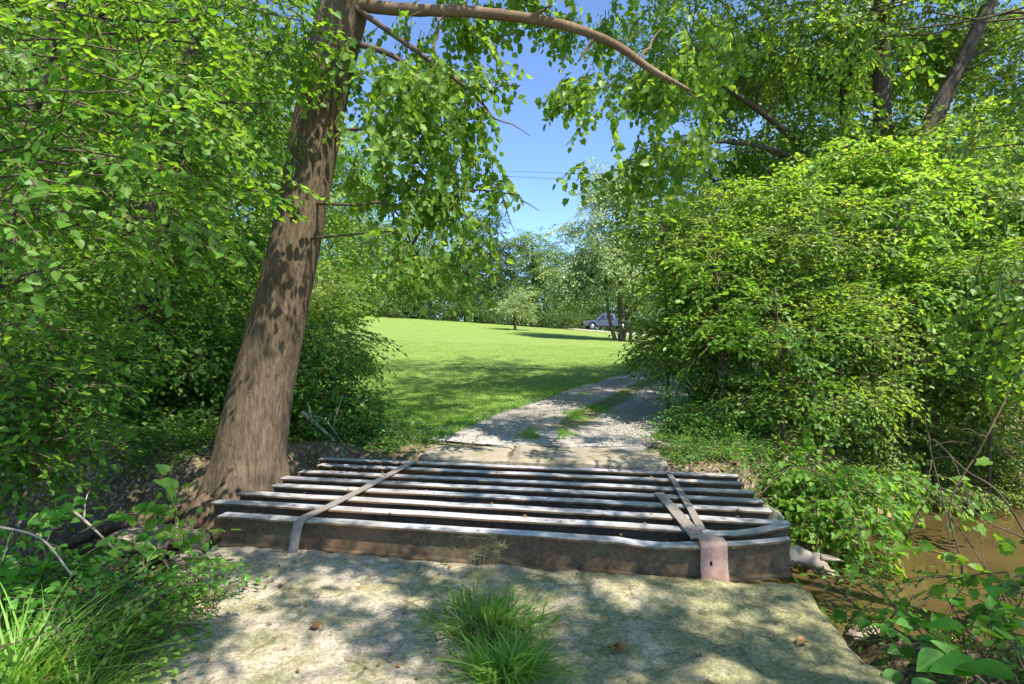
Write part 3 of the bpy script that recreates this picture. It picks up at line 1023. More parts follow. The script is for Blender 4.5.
LE = [_x(p, i) for i, p in enumerate((222, 214, 241, 274, 283, 301, 319, 320))]
RE = [_x(p, i) for i, p in enumerate((792, 792, 789, 771, 763, 753, 742, 738))]
BL = ["nearest rusty steel beam of the bridge, its right end bent upward below the plate",
      "second steel beam from the near edge, longest to the left, bent end at right",
      "third steel beam from the near edge, ending short of the tree roots",
      "fourth steel beam from the near edge of the creek crossing",
      "fifth steel beam counted from the near edge, under the end of the wide strap",
      "sixth steel beam counted from the near edge, in front of the seventh",
      "second farthest steel beam, close in front of the last one",
      "farthest steel beam, lying along the pale concrete slab"]


def b0(x):
    t = max(0, (x - 1.20) / 0.58)
    return (0.05 * t ** 1.5, 0.060 * t ** 1.6 + 0.02 * math.sin(max(0, min(1, (x - .7) / .5)) * 3.1) * -1, 1 - 0.45 * min(1, t))


def b1(x):
    t = max(0, (x - 1.2) / 0.68)
    return (0.07 * t ** 2, 0.045 * t ** 2 - 0.03 * math.sin(min(1, t) * 3.14), 1)


for i in range(8):
    yc = 3.90 + 0.295 * i + (0.01 * math.sin(i * 2.3))
    # mesh built at world place; origin moved to its left foot
    mb = ibeam(LE[i], RE[i], yc, 0.0 + 0.004 * math.sin(i), bend=(b0 if i == 0 else b1 if i == 1 else None), seed=i)
    off = (LE[i], yc - LE[i] * 0.187, 0.0)
    o = obj("steel_beam", mb.mesh("steel_beam", [M['beam']], off), None, off)
    tag(o, BL[i], "steel beam", "steel beams laid side by side across the creek")


def strap(pts, width, th, name, label, extra=None, mat='strap'):
    """flat bar following pts, lying across the beams"""
    pts = np.asarray(pts, float)
    mb = MB()
    n = len(pts)
    tan = np.gradient(pts, axis=0); tan /= np.linalg.norm(tan, axis=1)[:, None]
    V = []
    for i in range(n):
        side = BD * 1.0
        side = side - tan[i] * np.dot(side, tan[i]); side /= np.linalg.norm(side)
        nrm = np.cross(side, tan[i]); 
        w_ = width[i] if hasattr(width, '__len__') else width
        for a, b in ((-1, 0), (1, 0), (1, 1), (-1, 1)):
            V.append(pts[i] + side * a * w_ / 2 + nrm * (b * th))
    k = np.arange(4); k2 = (k + 1) % 4
    idx = np.concatenate([np.stack([k + i * 4, k2 + i * 4, k2 + (i + 1) * 4, k + (i + 1) * 4], 1) for i in range(n - 1)])
    mb.arr(V, idx, 0, False)
    mb.arr(np.array(V)[[0, 1, 2, 3]], [[0, 3, 2, 1]], 0); mb.arr(np.array(V)[[-4, -3, -2, -1]], [[0, 1, 2, 3]], 0)
    off = pts[0]
    return mb, off


ZT = 0.234
# left strap, folded down over the first beam
p = [(-1.07, 6.18, ZT), (-1.20, 5.6, ZT + .003), (-1.33, 5.0, ZT + .001), (-1.45, 4.5, ZT + .004), (-1.545, 4.20, ZT + .002), (-1.555, 4.14, ZT), (-1.565, 4.11, ZT - .02), (-1.585, 4.10, ZT - .12), (-1.60, 4.09, ZT - .235)]
mb, off = strap(p[::-1], 0.072, 0.010, '', '')
o = obj("steel_strap", mb.mesh("steel_strap", [M['strap']], off), None, tuple(off))
tag(o, "long thin steel strap across all the beams near their left ends", "strap", "steel straps tying the beams")
# right wide strap with rusty plate folded over the front
p = [(1.275, 4.86, ZT), (1.262, 4.4, ZT + .003), (1.25, 3.95, ZT + .002), (1.245, 3.73, ZT + .002)]
mb, off = strap(p[::-1], [0.105, 0.095, 0.085, 0.08], 0.012, '', '')
root = tag(obj("steel_strap", mb.mesh("steel_strap", [M['strap']], off), None, tuple(off)),
           "wide steel strap at right, folded over the nearest beam as a rusty plate", "strap", "steel straps tying the beams")
# folded plate with bolt hole
mb = MB()
n = 22
V = []
for j in range(n):
    t = j / (n - 1)
    for i in range(n):
        u = i / (n - 1)
        x = 1.215 + 0.165 * u + 0.004 * math.sin(7 * t)
        bul = 0.020 * math.sin(math.pi * u) + 0.012 * math.sin(5 * u + 3 * t)
        if t < 0.25:
            q = t / 0.25
            y, z = 3.70 - 0.09 * q, ZT + 0.028 + 0.008 * math.sin(3 * q) - 0.02 * q * q
        else:
            q = (t - 0.25) / 0.75
            y, z = 3.61 - 0.03 * math.sin(q * 1.6) - bul * 0.7, ZT + 0.012 - 0.235 * q
        V.append((x, y - (x - 1.29) * 0.187 - 0.0, z + 0.01 * math.sin(3 * u) * (t < .25)))
F_ = []
for j in range(n - 1):
    for i in range(n - 1):
        cx, cz = i - 7.5, j - 12.5
        if abs(cx) < 1 and abs(cz) < 1:
            continue
        F_.append([j * n + i, j * n + i + 1, (j + 1) * n + i + 1, (j + 1) * n + i])
V = np.array(V)
V2 = V + np.array([0, 0.009, 0])
mb.add(V, [f[::-1] for f in F_], 0, True); mb.add(V2, F_, 0, True)
edge = [i for i in range(n)] + [j * n + n - 1 for j in range(1, n)] + [(n - 1) * n + i for i in range(n - 2, -1, -1)] + [j * n for j in range(n - 2, -1, -1)]
a = np.arange(len(edge) - 1)
mb.arr(np.concatenate([V[edge], V2[edge]]), np.stack([a, a + 1, a + 1 + len(edge), a + len(edge)], 1), 0)
obj("plate", mb.mesh("plate", [M['plate']], off), root)
p = [(1.57, 5.62, ZT), (1.50, 5.1, ZT + .004), (1.40, 4.4, ZT + .006), (1.32, 3.90, ZT + .006)]
mb, off = strap(p[::-1], [0.058, 0.055, 0.05, 0.05], 0.010, '', '')
tag(obj("steel_strap", mb.mesh("steel_strap", [M['strap']], off), None, tuple(off)),
    "narrow grey steel strap crossing the far beams beside the wide strap", "strap", "steel straps tying the beams")
# two girders below that carry the beams from bank to bank
for xg, lab in ((-1.45, "dark steel girder under the beams below the left strap"), (1.35, "dark steel girder under the beams below the right straps")):
    mb = MB()
    Mx = Matrix.Translation((xg, 0, 0))
    a = np.array([xg + 0.07, 3.90 - xg * 0.187, -0.115]); b = np.array([xg + 0.45, 6.35 - xg * 0.187, -0.115])
    d = (b - a) / np.linalg.norm(b - a); sd = np.array([d[1], -d[0], 0])
    def bx(w0, w1, z0, z1):
        v = []
        for zz_ in (z0, z1):
            for q, w_ in ((a, w0), (a, w1), (b, w1), (b, w0)):
                v.append(q + sd * w_ + np.array([0, 0, zz_]))
        mb.add(v, [(0, 1, 2, 3), (7, 6, 5, 4), (0, 4, 5, 1), (1, 5, 6, 2), (2, 6, 7, 3), (3, 7, 4, 0)], 0, False)
    bx(-.07, .07, 0.10, 0.112); bx(-.006, .006, -0.10, 0.0999); bx(-.07, .07, -0.115, -0.1001)
    tag(obj("girder", mb.mesh("girder", [M['beam']], (a[0], a[1], -0.23)), None, (a[0], a[1], -0.23)), lab, "girder", "girders carrying the bridge beams")

# ------------------------------------------------------------------ rocks, log, dead wood
s = NT("creek_rock")
n1 = s.noise(3, 7, 0.65); n2 = s.noise(30, 7, 0.7)
col = s.ramp(n2, [(0.3, (0.26, 0.20, 0.15)), (0.7, (0.48, 0.39, 0.31))])
M['rock'] = s.fin(s.mix(s.ramp(n1, [(0.45, 0.0), (0.6, 0.6)]), col, (0.17, 0.15, 0.09)), 0.9, s.bump(n2, 0.8, 0.02), 0.2)
s = NT("mossy_rock")
n1 = s.noise(4, 7, 0.65); n2 = s.noise(30, 7, 0.7)
col = s.ramp(n2, [(0.3, (0.13, 0.14, 0.07)), (0.7, (0.28, 0.28, 0.17))])
M['mossrock'] = s.fin(s.mix(s.ramp(n1, [(0.5, 0.0), (0.62, 0.6)]), col, (0.38, 0.35, 0.27)), 0.9, s.bump(n2, 0.8, 0.02), 0.2)


def rock(name, label, loc, size, mat, seed, cat="rock", group=None, rz=0.0, flat=0.5):
    n, m = 18, 26
    V = []
    for i in range(n + 1):
        th = math.pi * i / n
        for j in range(m):
            ph = 2 * math.pi * j / m
            d = np.array([math.sin(th) * math.cos(ph), math.sin(th) * math.sin(ph), math.cos(th)])
            r = 1 + 0.35 * float(fbm(d[0] * 1.6 + seed * 7.1 + d[2], d[1] * 1.6 + d[2] * 0.7, seed, 4))
            q = d * r
            q = np.sign(q) * np.abs(q) ** (0.75)      # blocky
            V.append(q * np.array(size))
    V = np.array(V); c, s_ = math.cos(rz), math.sin(rz)
    V = V @ np.array([[c, -s_, 0], [s_, c, 0], [0, 0, 1]]).T
    F_ = []
    for i in range(n):
        for j in range(m):
            F_.append([i * m + j, (i + 1) * m + j, (i + 1) * m + (j + 1) % m, i * m + (j + 1) % m])
    mb = MB().add(V, F_, 0, True)
    return tag(obj(name, mb.mesh(name, [mat]), None, tuple(loc)), label, cat, group)


rk = "rocks at the creek edge"
rock("rock", "broad flat sunlit rock in the creek left of the sycamore roots", (-3.35, 5.15, -0.25), (0.34, 0.20, 0.10), M['rock'], 3, group=rk, rz=0.2)
rock("rock", "mossy green stone against the left end of the nearest beams", (-2.68, 4.75, -0.14), (0.11, 0.13, 0.10), M['mossrock'], 5, group=rk)
rock("rock", "low grey stone between the weeds and the beam ends", (-2.45, 4.22, -0.10), (0.10, 0.08, 0.06), M['rock'], 6, group=rk, rz=.4)
rock("rock", "mossy concrete lump beyond the right ends of the far beams", (2.22, 4.95, -0.02), (0.09, 0.22, 0.13), M['mossrock'], 8, group=rk, rz=.2)
rock("rock", "pale stone standing upright behind the broken log", (1.98, 4.15, 0.06), (0.04, 0.05, 0.09), M['rock'], 9, group=rk)
rock("rock", "small pale stone wedged under the nearest beam at right", (0.42, 3.74, 0.0), (0.06, 0.03, 0.02), M['rock'], 10, group=rk)
rock("rock", "pinkish stone half sunk at the near water edge", (2.55, 4.0, -0.62), (0.16, 0.12, 0.14), M['rock'], 12, group=rk)

# broken pale log beyond the bent beam end
mb = MB()
pts = spline([(1.85, 3.98, 0.02), (1.98, 3.93, 0.05), (2.10, 3.9, 0.03), (2.2, 3.88, -0.03)], 14)
mb.tube(pts, [0.03, .05, .06, .065, .065, .065, .06, .06, .055, .055, .05, .04, .03, .012], 12, 0, 0.45)
for k in range(9):
    a = R.uniform(0, 6.28); e = pts[-2] + np.array([R.uniform(.02, .12), .05 * math.cos(a), .06 * math.sin(a)])
    limb(mb, pts[-4] + np.array([0, .05 * math.cos(a), .05 * math.sin(a)]), e, 0.022, 0.004, 0, 5)
tag(obj("log", mb.mesh("log", [M['deadwood']], pts[0]), None, tuple(pts[0])), "short splintered pale log jammed against the bent beam end", "log")


def stick(label, pts, r0, r1, mat='deadwood', name='stick', cat='branch', group="dead branches on the banks", subs=0):
    q = spline(pts, 14)
    mb = MB(); mb.tube(q, np.linspace(r0, r1, 14), 6, 0, 0.1)
    for k in range(subs):
        j = R.integers(3, 11)
        limb(mb, q[j], q[j] + R.normal(0, 1, 3) * np.array([.22, .2, .16]), r1 * 1.2, r1 * 0.5, 0.05, 5)
    return tag(obj(name, mb.mesh(name, [M[mat]], q[0]), None, tuple(q[0])), label, cat, group)


stick("thick pale dead branch leaning down toward the far beams beside the sycamore", [at(302, 412, 7.3), at(325, 432, 7.2), at(352, 459, 6.9)], 0.03, 0.018, subs=2)
stick("thin pale dead branch crossing the thicker one beside the sycamore", [at(300, 425, 7.4), at(322, 418, 7.3), at(349, 452, 7.0)], 0.016, 0.008, subs=3)
stick("upright grey dead twig rising from the brush right of the sycamore", [at(338, 455, 7.2), at(334, 425, 7.3), at(343, 395, 7.4)], 0.010, 0.005, subs=3)
stick("horizontal fallen log in the dark hollow left of the sycamore", [at(165, 462, 8.3), at(190, 456, 8.2), at(216, 449, 8.1)], 0.05, 0.045)
stick("bare crooked twig sticking out over the left weeds", [at(72, 510, 3.6), at(92, 527, 3.5), at(118, 553, 3.3)], 0.010, 0.005, subs=1)
stick("long pale stem arching low through the left weeds", [at(-10, 525, 2.9), at(40, 538, 2.9), at(72, 575, 2.8)], 0.007, 0.004, subs=1)
stick("slim bare twig lying across the hollow behind the flat rock", [at(120, 492, 7.2), at(160, 480, 7.2), at(200, 492, 7.0)], 0.010, 0.004, subs=3)

# dry leaves on the slab
V, Fc = leaf_shape('lobed')
for (px, py, sz, rz, lab) in ((622, 652, 0.10, 0.4, "curled brown leaf on the slab, largest of the dry leaves"), (806, 641, 0.07, 2.0, "brown leaf near the broken right edge of the slab"),
                              (318, 628, 0.06, 1.1, "small orange leaf in the sun patch left of the grass tuft"), (283, 585, 0.04, 2.6, "tiny brown leaf near the left strap foot"),
                              (700, 657, 0.035, 0.2, "tiny brown leaf between the two brown leaves on the right"), (158, 640, 0.07, 3.3, "yellow brown leaf at the rim of the left weeds")):
    d = 1.53 * F / (py - 342)
    q = at(px, py, d)
    vv = V * sz * np.array([1, 1, 2.2])
    c, s_ = math.cos(rz), math.sin(rz)
    vv = vv @ np.array([[c, s_, 0], [-s_, c, 0], [0, 0, 1]])
    mb = MB().add(vv + [0, 0, 0.012], Fc, 0, False, R.uniform(.3, .9)).add(vv + [0, 0, 0.0105], [f[::-1] for f in Fc], 0, False, 0.2)
    tag(obj("dry_leaf", mb.mesh("dry_leaf", [M['dry']]), None, (q[0], q[1], 0.012)), lab, "leaf", "dry leaves on the concrete slab")
# ------------------------------------------------------------------ trees and shrubs
def gz(x, y):
    if -2.45 < x < 1.9 and -3 < y < 3.85 - .187 * x:
        return -0.03        # on the slab
    return float(H(np.array([x]), np.array([y]))[0])


def B(px, py, d, rx, ry, rz, ns, n):
    q = at(px, py, d)
    return (q[0], q[1], q[2], rx, ry, rz, ns, n)


# --- the big leaning sycamore at the left end of the beams
root = thing("sycamore_tree", "big leaning sycamore with mottled bark at the left end of the steel beams", "tree", (-2.81, 5.85, -0.25))
off = np.array([-2.81, 5.85, -0.25])
ctr = spline([(-2.90, 5.85, -0.45), (-2.80, 5.85, 0.0), (-2.64, 5.85, 0.95), (-2.37, 5.8, 2.0), (-2.13, 5.75, 3.05), (-1.93, 5.7, 4.0), (-1.66, 5.65, 5.1), (-1.25, 5.5, 6.6), (-0.7, 5.4, 8.6), (-0.1, 5.3, 11.2)], 420)
zs = ctr[:, 2]
rad = np.interp(zs, [-.45, 0, .35, .95, 2.0, 3.05, 4.2, 5.1, 5.6, 8.6, 11.2], [.56, .42, .36, .325, .268, .243, .238, .255, .20, .12, .04])
sides = 120; ang = np.arange(sides) * 2 * math.pi / sides
V = []
for i in range(len(ctr)):
    fl = max(0, 1 - (zs[i] + .45) / 1.0) ** 1.6
    r = rad[i] * (1 + fl * (0.26 * np.sin(ang * 4 + 1.1) + 0.12 * np.sin(ang * 7 + .4)) + 0.045 * fbm(np.cos(ang) * 1.5 + 5, np.sin(ang) * 1.5 + zs[i] * 0.9, 71) + 0.016 * fbm(np.cos(ang) * 6, np.sin(ang) * 6 + zs[i] * 2.5, 72)
             - 0.009 * np.clip(0.12 - np.abs(fbm(ang * 5.1 + 0.5 * fbm(ang * 3, ang * 0 + zs[i] * 2, 75), ang * 0 + zs[i] * 1.6, 73, 3)), 0, 1) / .12 * (0.6 + 0.8 * fbm(ang, ang * 0 + zs[i], 76)))
    V.append(ctr[i] + np.stack([np.cos(ang) * r, np.sin(ang) * r, 0 * ang], 1))
mb = MB(); k = np.arange(sides); k2 = (k + 1) % sides
idx = np.concatenate([np.stack([k + i * sides, k2 + i * sides, k2 + (i + 1) * sides, k + (i + 1) * sides], 1) for i in range(len(ctr) - 1)])
mb.arr(np.concatenate(V), idx, 0, True)
# knotted bark wound on the upper trunk, second stem of the fork
q = spline([(-1.72, 5.65, 4.9), (-2.0, 5.9, 5.9), (-2.3, 6.3, 7.4), (-2.7, 6.8, 9.5)], 16)
mb.tube(q, np.linspace(.20, .05, 16), 12, 0, .06)
obj("trunk", mb.mesh("trunk", [M['bark_syc']], off), root)
for pts, r0 in (([(-2.95, 5.6, -0.05), (-3.15, 5.35, -0.30), (-3.45, 5.2, -0.55), (-3.9, 5.25, -0.75)], .17), ([(-2.6, 5.55, -0.1), (-2.55, 5.3, -0.35), (-2.75, 5.05, -0.65)], .13),
                ([(-3.1, 5.85, -0.05), (-3.6, 5.7, -0.25), (-4.1, 5.8, -0.35), (-4.7, 5.7, -0.6)], .13), ([(-2.45, 5.8, -0.1), (-2.1, 5.85, -0.2), (-1.7, 6.15, -0.12)], .10)):
    q = spline(pts, 14); mb = MB(); mb.tube(q, np.linspace(r0, .035, 14), 10, 0, .12)
    obj("root", mb.mesh("root", [M['bark_syc']], off), root)
# arching limb
mb = MB()
lim = spline([(-1.62, 5.62, 4.95), at(392, 9, 5.5), at(470, 12, 5.4), at(550, 22, 5.25), at(610, 42, 5.15), at(652, 70, 5.1), at(690, 90, 5.05)], 44)
mb.tube(lim, np.interp(np.linspace(0, 1, 44), [0, .08, .5, .85, 1], [.10, .062, .045, .03, .010]), 12, 0, .16)
for a, b, r in ((12, at(432, 62, 5.4), .022), (20, at(552, 5, 5.0), .022), (27, at(578, 62, 5.2), .026), (34, at(660, 30, 5.5), .012)):
    limb(mb, lim[a], b, r, .006, .08, 8)
obj("limb", mb.mesh("limb", [M['bark_limb']], off), root)
# hanging boughs
mb = MB()
bough = [([(-1.75, 5.6, 4.6), at(400, 60, 5.4), at(425, 100, 5.3), at(420, 160, 5.3)], .035), ([(-1.6, 5.55, 4.9), at(450, 75, 5.2), at(480, 100, 5.2), at(500, 130, 5.2)], .03),
         ([(-1.9, 5.7, 3.7), at(375, 130, 5.4), at(400, 145, 5.3), at(416, 160, 5.3)], .018), ([(-2.0, 5.65, 2.95), at(355, 205, 5.3), at(390, 205, 5.2), at(412, 245, 5.2), at(430, 290, 5.1)], .017),
         ([(-2.1, 5.7, 2.6), at(345, 235, 5.3), at(380, 232, 5.2), at(405, 228, 5.2)], .013), ([at(412, 245, 5.2), at(440, 200, 5.3), at(470, 190, 5.2), at(520, 195, 5.2)], .015)]
for pts, r in bough:
    q = spline(pts, 16); mb.tube(q, np.linspace(r, .006, 16), 7, 0, .1)
    for t in range(4):
        j = R.integers(6, 15); limb(mb, q[j], q[j] + np.array([R.normal(.05, .2), R.normal(0, .2), R.normal(-.22, .1)]), .009, .003, .05, 5)
obj("bough", mb.mesh("bough", [M['twig']], off), root)
bl = [B(375, 60, 5.6, .55, .7, .55, 10, 38), B(440, 70, 5.4, .6, .6, .55, 10, 38), B(470, 75, 5.8, .3, .5, .35, 8, 15), B(420, 102, 5.3, .5, .5, .45, 10, 38), B(468, 112, 5.2, .25, .4, .45, 8, 17),
      B(385, 162, 5.4, .40, .4, .4, 8, 20), B(450, 177, 5.2, .5, .4, .45, 9, 34), B(480, 157, 5.2, .22, .3, .15, 5, 7), B(440, 232, 5.2, .35, .35, .25, 7, 17), B(402, 247, 5.3, .12, .15, .42, 6, 11),
      B(465, 254, 5.2, .12, .15, .30, 5, 10), B(365, 110, 5.15, .25, .3, .5, 8, 13), B(335, 50, 5.1, .4, .3, .3, 8, 15),
      B(440, 10, 6.0, .7, .4, .25, 9, 34), B(530, -5, 6.0, .6, .35, .26, 9, 34), B(610, 5, 6.0, .6, .35, .28, 9, 40), B(598, 80, 5.8, .25, .3, .3, 8, 34), B(590, 160, 5.7, .16, .2, .26, 6, 18), B(660, 60, 5.9, .45, .35, .4, 10, 44), B(650, 140, 5.8, .35, .35, .32, 9, 36), B(610, 150, 5.6, .15, .2, .2, 5, 10), B(700, 30, 6.0, .5, .4, .4, 8, 30), B(635, 110, 5.1, .35, .4, .42, 9, 34), B(680, 120, 5.4, .4, .3, .35, 8, 36),
      B(612, 160, 5.2, .15, .25, .18, 5, 8), B(655, 160, 5.1, .32, .3, .26, 6, 25), B(690, 20, 5.2, .5, .5, .3, 6, 25),
      (-1.2, 5.4, 6.6, 2.4, 2.2, 1.1, 22, 150), (-.4, 5.2, 8.6, 2.4, 2.2, 1.4, 22, 140), (1.2, 5.0, 6.3, 1.8, 1.6, .7, 12, 60), (1.4, 7.0, 8.6, 2.2, 1.8, .9, 16, 90)]
p, d, _ = blob_sprays(bl, 0.75)
me = sprays_mesh("crown", 'syc', p, d, R.uniform(.7, 1.1, len(p)), M['syc'], roll=.5, off=off, light=.08)
obj("crown", me, root)

# --- left side, near
LN = "low branches reaching in from the left"
make_plant("understory_tree", "slim tree at the left frame edge holding broad leaves closest to the viewer", "tree", (-4.1, 2.3, 0.0), 'near', M['under'], M['bark_dark'],
           [B(0, 60, 3.2, .8, .8, .75, 14, 36), B(90, 70, 3.6, .7, .7, .7, 12, 36), B(20, 200, 3.0, .5, .6, .4, 10, 24), B(120, 190, 3.6, .5, .6, .35, 10, 20), B(-20, 310, 2.9, .3, .5, .4, 8, 14), B(110, 10, 3.9, .9, .7, .5, 10, 30), (-3.4, 2.5, 4.6, 1.6, 1.4, .8, 12, 70)],
           [([(-4.1, 2.3, -.1), (-3.9, 2.6, 1.2), (-3.6, 2.8, 2.6), (-3.4, 2.7, 4.2)], [.085, .07, .05, .02])], LN, .25, 34, .016, roll=.3)
make_plant("understory_tree", "young tree left of the sycamore whose long level boughs cross in front of it", "tree", (-4.9, 4.7, gz(-4.9, 4.7)), 'near', M['under'], M['bark_mid'],
           [B(210, 30, 4.8, .9, .7, .6, 12, 56), B(190, 140, 4.6, .6, .6, .45, 12, 40), B(250, 90, 4.8, .35, .5, .35, 9, 20), B(100, 140, 4.9, .9, .8, .7, 14, 60), B(160, 240, 4.9, .5, .6, .35, 10, 30), B(40, 270, 4.6, .7, .7, .5, 12, 44), B(285, 25, 4.9, .45, .5, .35, 8, 24), B(60, 30, 5, 1.1, .8, .8, 12, 50), (-3.6, 4.4, 5.6, 1.8, 1.4, .8, 12, 80)],
           [([(-4.9, 4.7, -.3), (-4.6, 4.7, 1.2), (-4.3, 4.7, 2.4), (-3.9, 4.6, 3.6), (-3.4, 4.5, 5.0)], [.09, .08, .065, .05, .02])], LN, .2, 40, .018, roll=.3, light=.05)
for px, py, d, ex, ey, ed in ():
    pass
# low shrub masses on the left bank
LG = "shrubs on the left bank"
make_plant("bush", "dark leafy bush filling the left edge below the broad leaves", "bush", (-4.6, 4.0, gz(-4.6, 4.0)), 'under', M['under'], M['twig'],
           [B(15, 400, 4.6, .45, .5, .5, 14, 100), B(20, 460, 4.3, .4, .4, .35, 12, 70), B(0, 340, 4.9, .5, .6, .5, 12, 70)], (), LG, .15, 30, .012, multi=9, stem_name='stem', crown_name='foliage')
make_plant("bush", "bush with sunlit tips hanging over the dark hollow left of the sycamore", "bush", (-6.1, 7.6, gz(-6.1, 7.6)), 'under', M['under'], M['twig'],
           [B(120, 330, 7.6, 1.3, .9, .9, 18, 330), B(190, 360, 8.2, .8, .7, .7, 12, 200), B(60, 400, 7.0, 1.0, .7, .8, 14, 220), B(165, 415, 8.2, .7, .5, .35, 9, 90)], (), LG, .2, 40, .016, multi=10, stem_name='stem', crown_name='foliage')
make_plant("bush", "broad bush directly right of the sycamore trunk above the dead branches", "bush", (-2.6, 8.3, gz(-2.6, 8.3)), 'under', M['under'], M['twig'],
           [B(318, 345, 8.3, .5, .6, .65, 16, 230), B(325, 400, 7.9, .45, .5, .45, 12, 140), B(362, 420, 8.1, .28, .4, .28, 12, 90)], (), LG, .2, 40, .014, multi=12, stem_name='stem', crown_name='foliage')
make_plant("bush", "low leafy shrub at the lawn corner beside the pale slab", "bush", (-1.75, 7.7, gz(-1.75, 7.7)), 'small', M['weed'], M['twig'],
           [B(375, 432, 7.7, .4, .4, .2, 12, 130), B(345, 440, 7.5, .35, .4, .2, 9, 100), B(405, 440, 7.3, .2, .25, .10, 6, 40)], (), LG, -.1, 12, .008, multi=10, stem_name='stem', crown_name='foliage')
make_plant("bush", "tall bright bush behind the sycamore trunk beside the open lawn", "bush", (-4.3, 11.5, gz(-4.3, 11.5)), 'shrub', M['shrub'], M['twig'],
           [B(300, 290, 11.0, .9, 1.0, 1.1, 18, 400), B(260, 330, 11.5, 1.2, 1.0, 1.2, 16, 380), B(330, 350, 11.0, .5, .7, .45, 9, 120), B(240, 420, 10, 1.2, .8, .6, 10, 160)], (), LG, .15, 40, .02, multi=12, stem_name='stem', crown_name='foliage')

make_plant("bush", "shaded bush at the back of the hollow left of the sycamore", "bush", (-5.0, 9.3, gz(-5.0, 9.3)), 'under', M['under'], M['twig'],
           [B(200, 380, 9.3, .9, .6, .7, 16, 300), B(130, 430, 8.8, .9, .6, .5, 12, 200), B(190, 430, 9.0, .6, .4, .3, 10, 110)], (), LG, .2, 50, .014, multi=14, stem_name='stem', crown_name='foliage')
# taller trees of the left bank
LT = "trees of the left woodland"
make_plant("tree", "pale barked tree seen through leaves near the upper left corner", "tree", (-8.0, 9.6, gz(-8, 9.6)), 'high', M['high'], M['bark_pale'],
           [(-8.3, 9.8, 6.5, 2.6, 2.0, 2.2, 26, 420), (-6.8, 10, 8.0, 2.0, 2, 1.6, 16, 200), (-8.5, 10.5, 3.4, 1.8, 1.6, 1.4, 14, 260)],
           [([(-8.0, 9.6, 0), (-7.95, 9.5, 2.2), (-7.85, 9.4, 4.5), (-7.7, 9.4, 8.5)], [.22, .19, .17, .07])], LT, .3, 34, .03)
make_plant("tree", "ivy covered dark tree standing over the hollow left of the sycamore", "tree", (-5.35, 8.0, gz(-5.35, 8.0)), 'under', M['under'], M['bark_dark'],
           [B(150, 150, 8.4, 1.8, 1.3, 1.3, 20, 420), B(210, 260, 8.4, 1.0, .9, .9, 14, 200), B(105, 250, 8.2, 1.0, .9, 1.0, 14, 220), (-4.6, 8.2, 6.0, 2.0, 1.6, 1.2, 16, 260), B(137, 390, 8.0, .28, .28, 1.0, 14, 90)],
           [([(-5.4, 8.0, -.6), (-5.35, 8.0, .6), (-5.3, 8.0, 2.4), (-4.9, 8.1, 4.4), (-4.5, 8.2, 6.6)], [.34, .26, .23, .16, .06])], LT, .25, 34, .028)
make_plant("tree", "broad leafy tree behind the ivy covered trunk in the deep left woodland", "tree", (-9.5, 14, gz(-9.5, 14)), 'high', M['high'], M['bark_mid'],
           [(-9.5, 14, 4.0, 3.4, 2.4, 3.2, 30, 950), (-7.0, 13.5, 7.6, 3.0, 2.2, 2.4, 24, 620), (-11, 14, 8.2, 3.4, 2.4, 2.4, 22, 400), (-7.0, 13.0, 1.9, 2.2, 1.4, 1.2, 16, 420)],
           [([(-9.5, 14, 0), (-9.2, 13.9, 3), (-8.6, 14, 7), (-8.4, 14, 9.5)], [.26, .22, .14, .05])], LT, .25, 40, .035, scale=(.9, 1.4))
make_plant("tree", "sunlit young tree at the lawn edge between the sycamore and the bright bush", "tree", (-5.8, 15.5, gz(-5.8, 15.5)), 'high', M['yellow'], M['bark_mid'],
           [(-5.6, 15.5, 4.2, 1.9, 1.8, 2.1, 26, 520), (-4.4, 15.3, 6.4, 1.5, 1.4, 1.1, 16, 190), (-6.5, 16, 7.4, 2.2, 1.8, 1.4, 16, 240)],
           [([(-5.8, 15.5, .3), (-5.7, 15.5, 2.6), (-5.4, 15.5, 5.4), (-5.2, 15.5, 7.4)], [.14, .11, .08, .03])], LT, .25, 40, .025)
make_plant("tree", "shady tree far back on the left woodland edge beyond the sunlit young tree", "tree", (-11, 24, gz(-11, 24)), 'high', M['high'], M['bark_mid'],
           [(-11, 24, 4.2, 3.2, 2.6, 3.6, 28, 800), (-13.5, 23, 8.5, 3.6, 2.6, 3.0, 26, 480), (-8.8, 25, 7.5, 2.0, 2.2, 2.4, 18, 280)],
           [([(-11, 24, .5), (-11, 24, 4), (-10.8, 24, 8), (-11, 24, 11)], [.26, .22, .15, .05])], LT, .25, 40, .035, scale=(1.1, 1.7))

# --- right side shrubs
RG = "bushes along the right bank"
make_plant("bush", "rounded green bush leaning over the right edge of the gravel drive", "bush", (3.35, 9.6, gz(3.35, 9.6)), 'shrub', M['shrub'], M['twig'],
           [B(705, 270, 9.3, .75, .8, .75, 18, 380), B(700, 345, 9.0, .75, .7, .65, 18, 360), B(745, 220, 9.6, .8, .8, .6, 14, 260), B(668, 335, 9.4, .32, .4, .55, 9, 90), B(740, 400, 8.9, .6, .5, .4, 12, 170), B(690, 215, 9.6, .6, .5, .4, 9, 110)],
           (), RG, .15, 60, .018, multi=16, stem_name='stem', crown_name='foliage', hold=lambda p: p[:, 0] / p[:, 1] > 0.225)
make_plant("bush", "large arching bush with yellow green top behind the right beam ends", "bush", (4.5, 8.3, gz(4.5, 8.3)), 'shrub', M['shrub'], M['twig'],
           [B(820, 250, 8.4, .9, .8, .75, 20, 330), B(800, 330, 8.2, .8, .7, .6, 18, 380), B(870, 330, 8.2, .8, .7, .6, 16, 330), B(850, 390, 7.8, .7, .5, .35, 12, 170), B(780, 390, 8.0, .6, .5, .35, 12, 130)],
           (), RG, .15, 70, .018, multi=18, stem_name='stem', crown_name='foliage', light=.06)
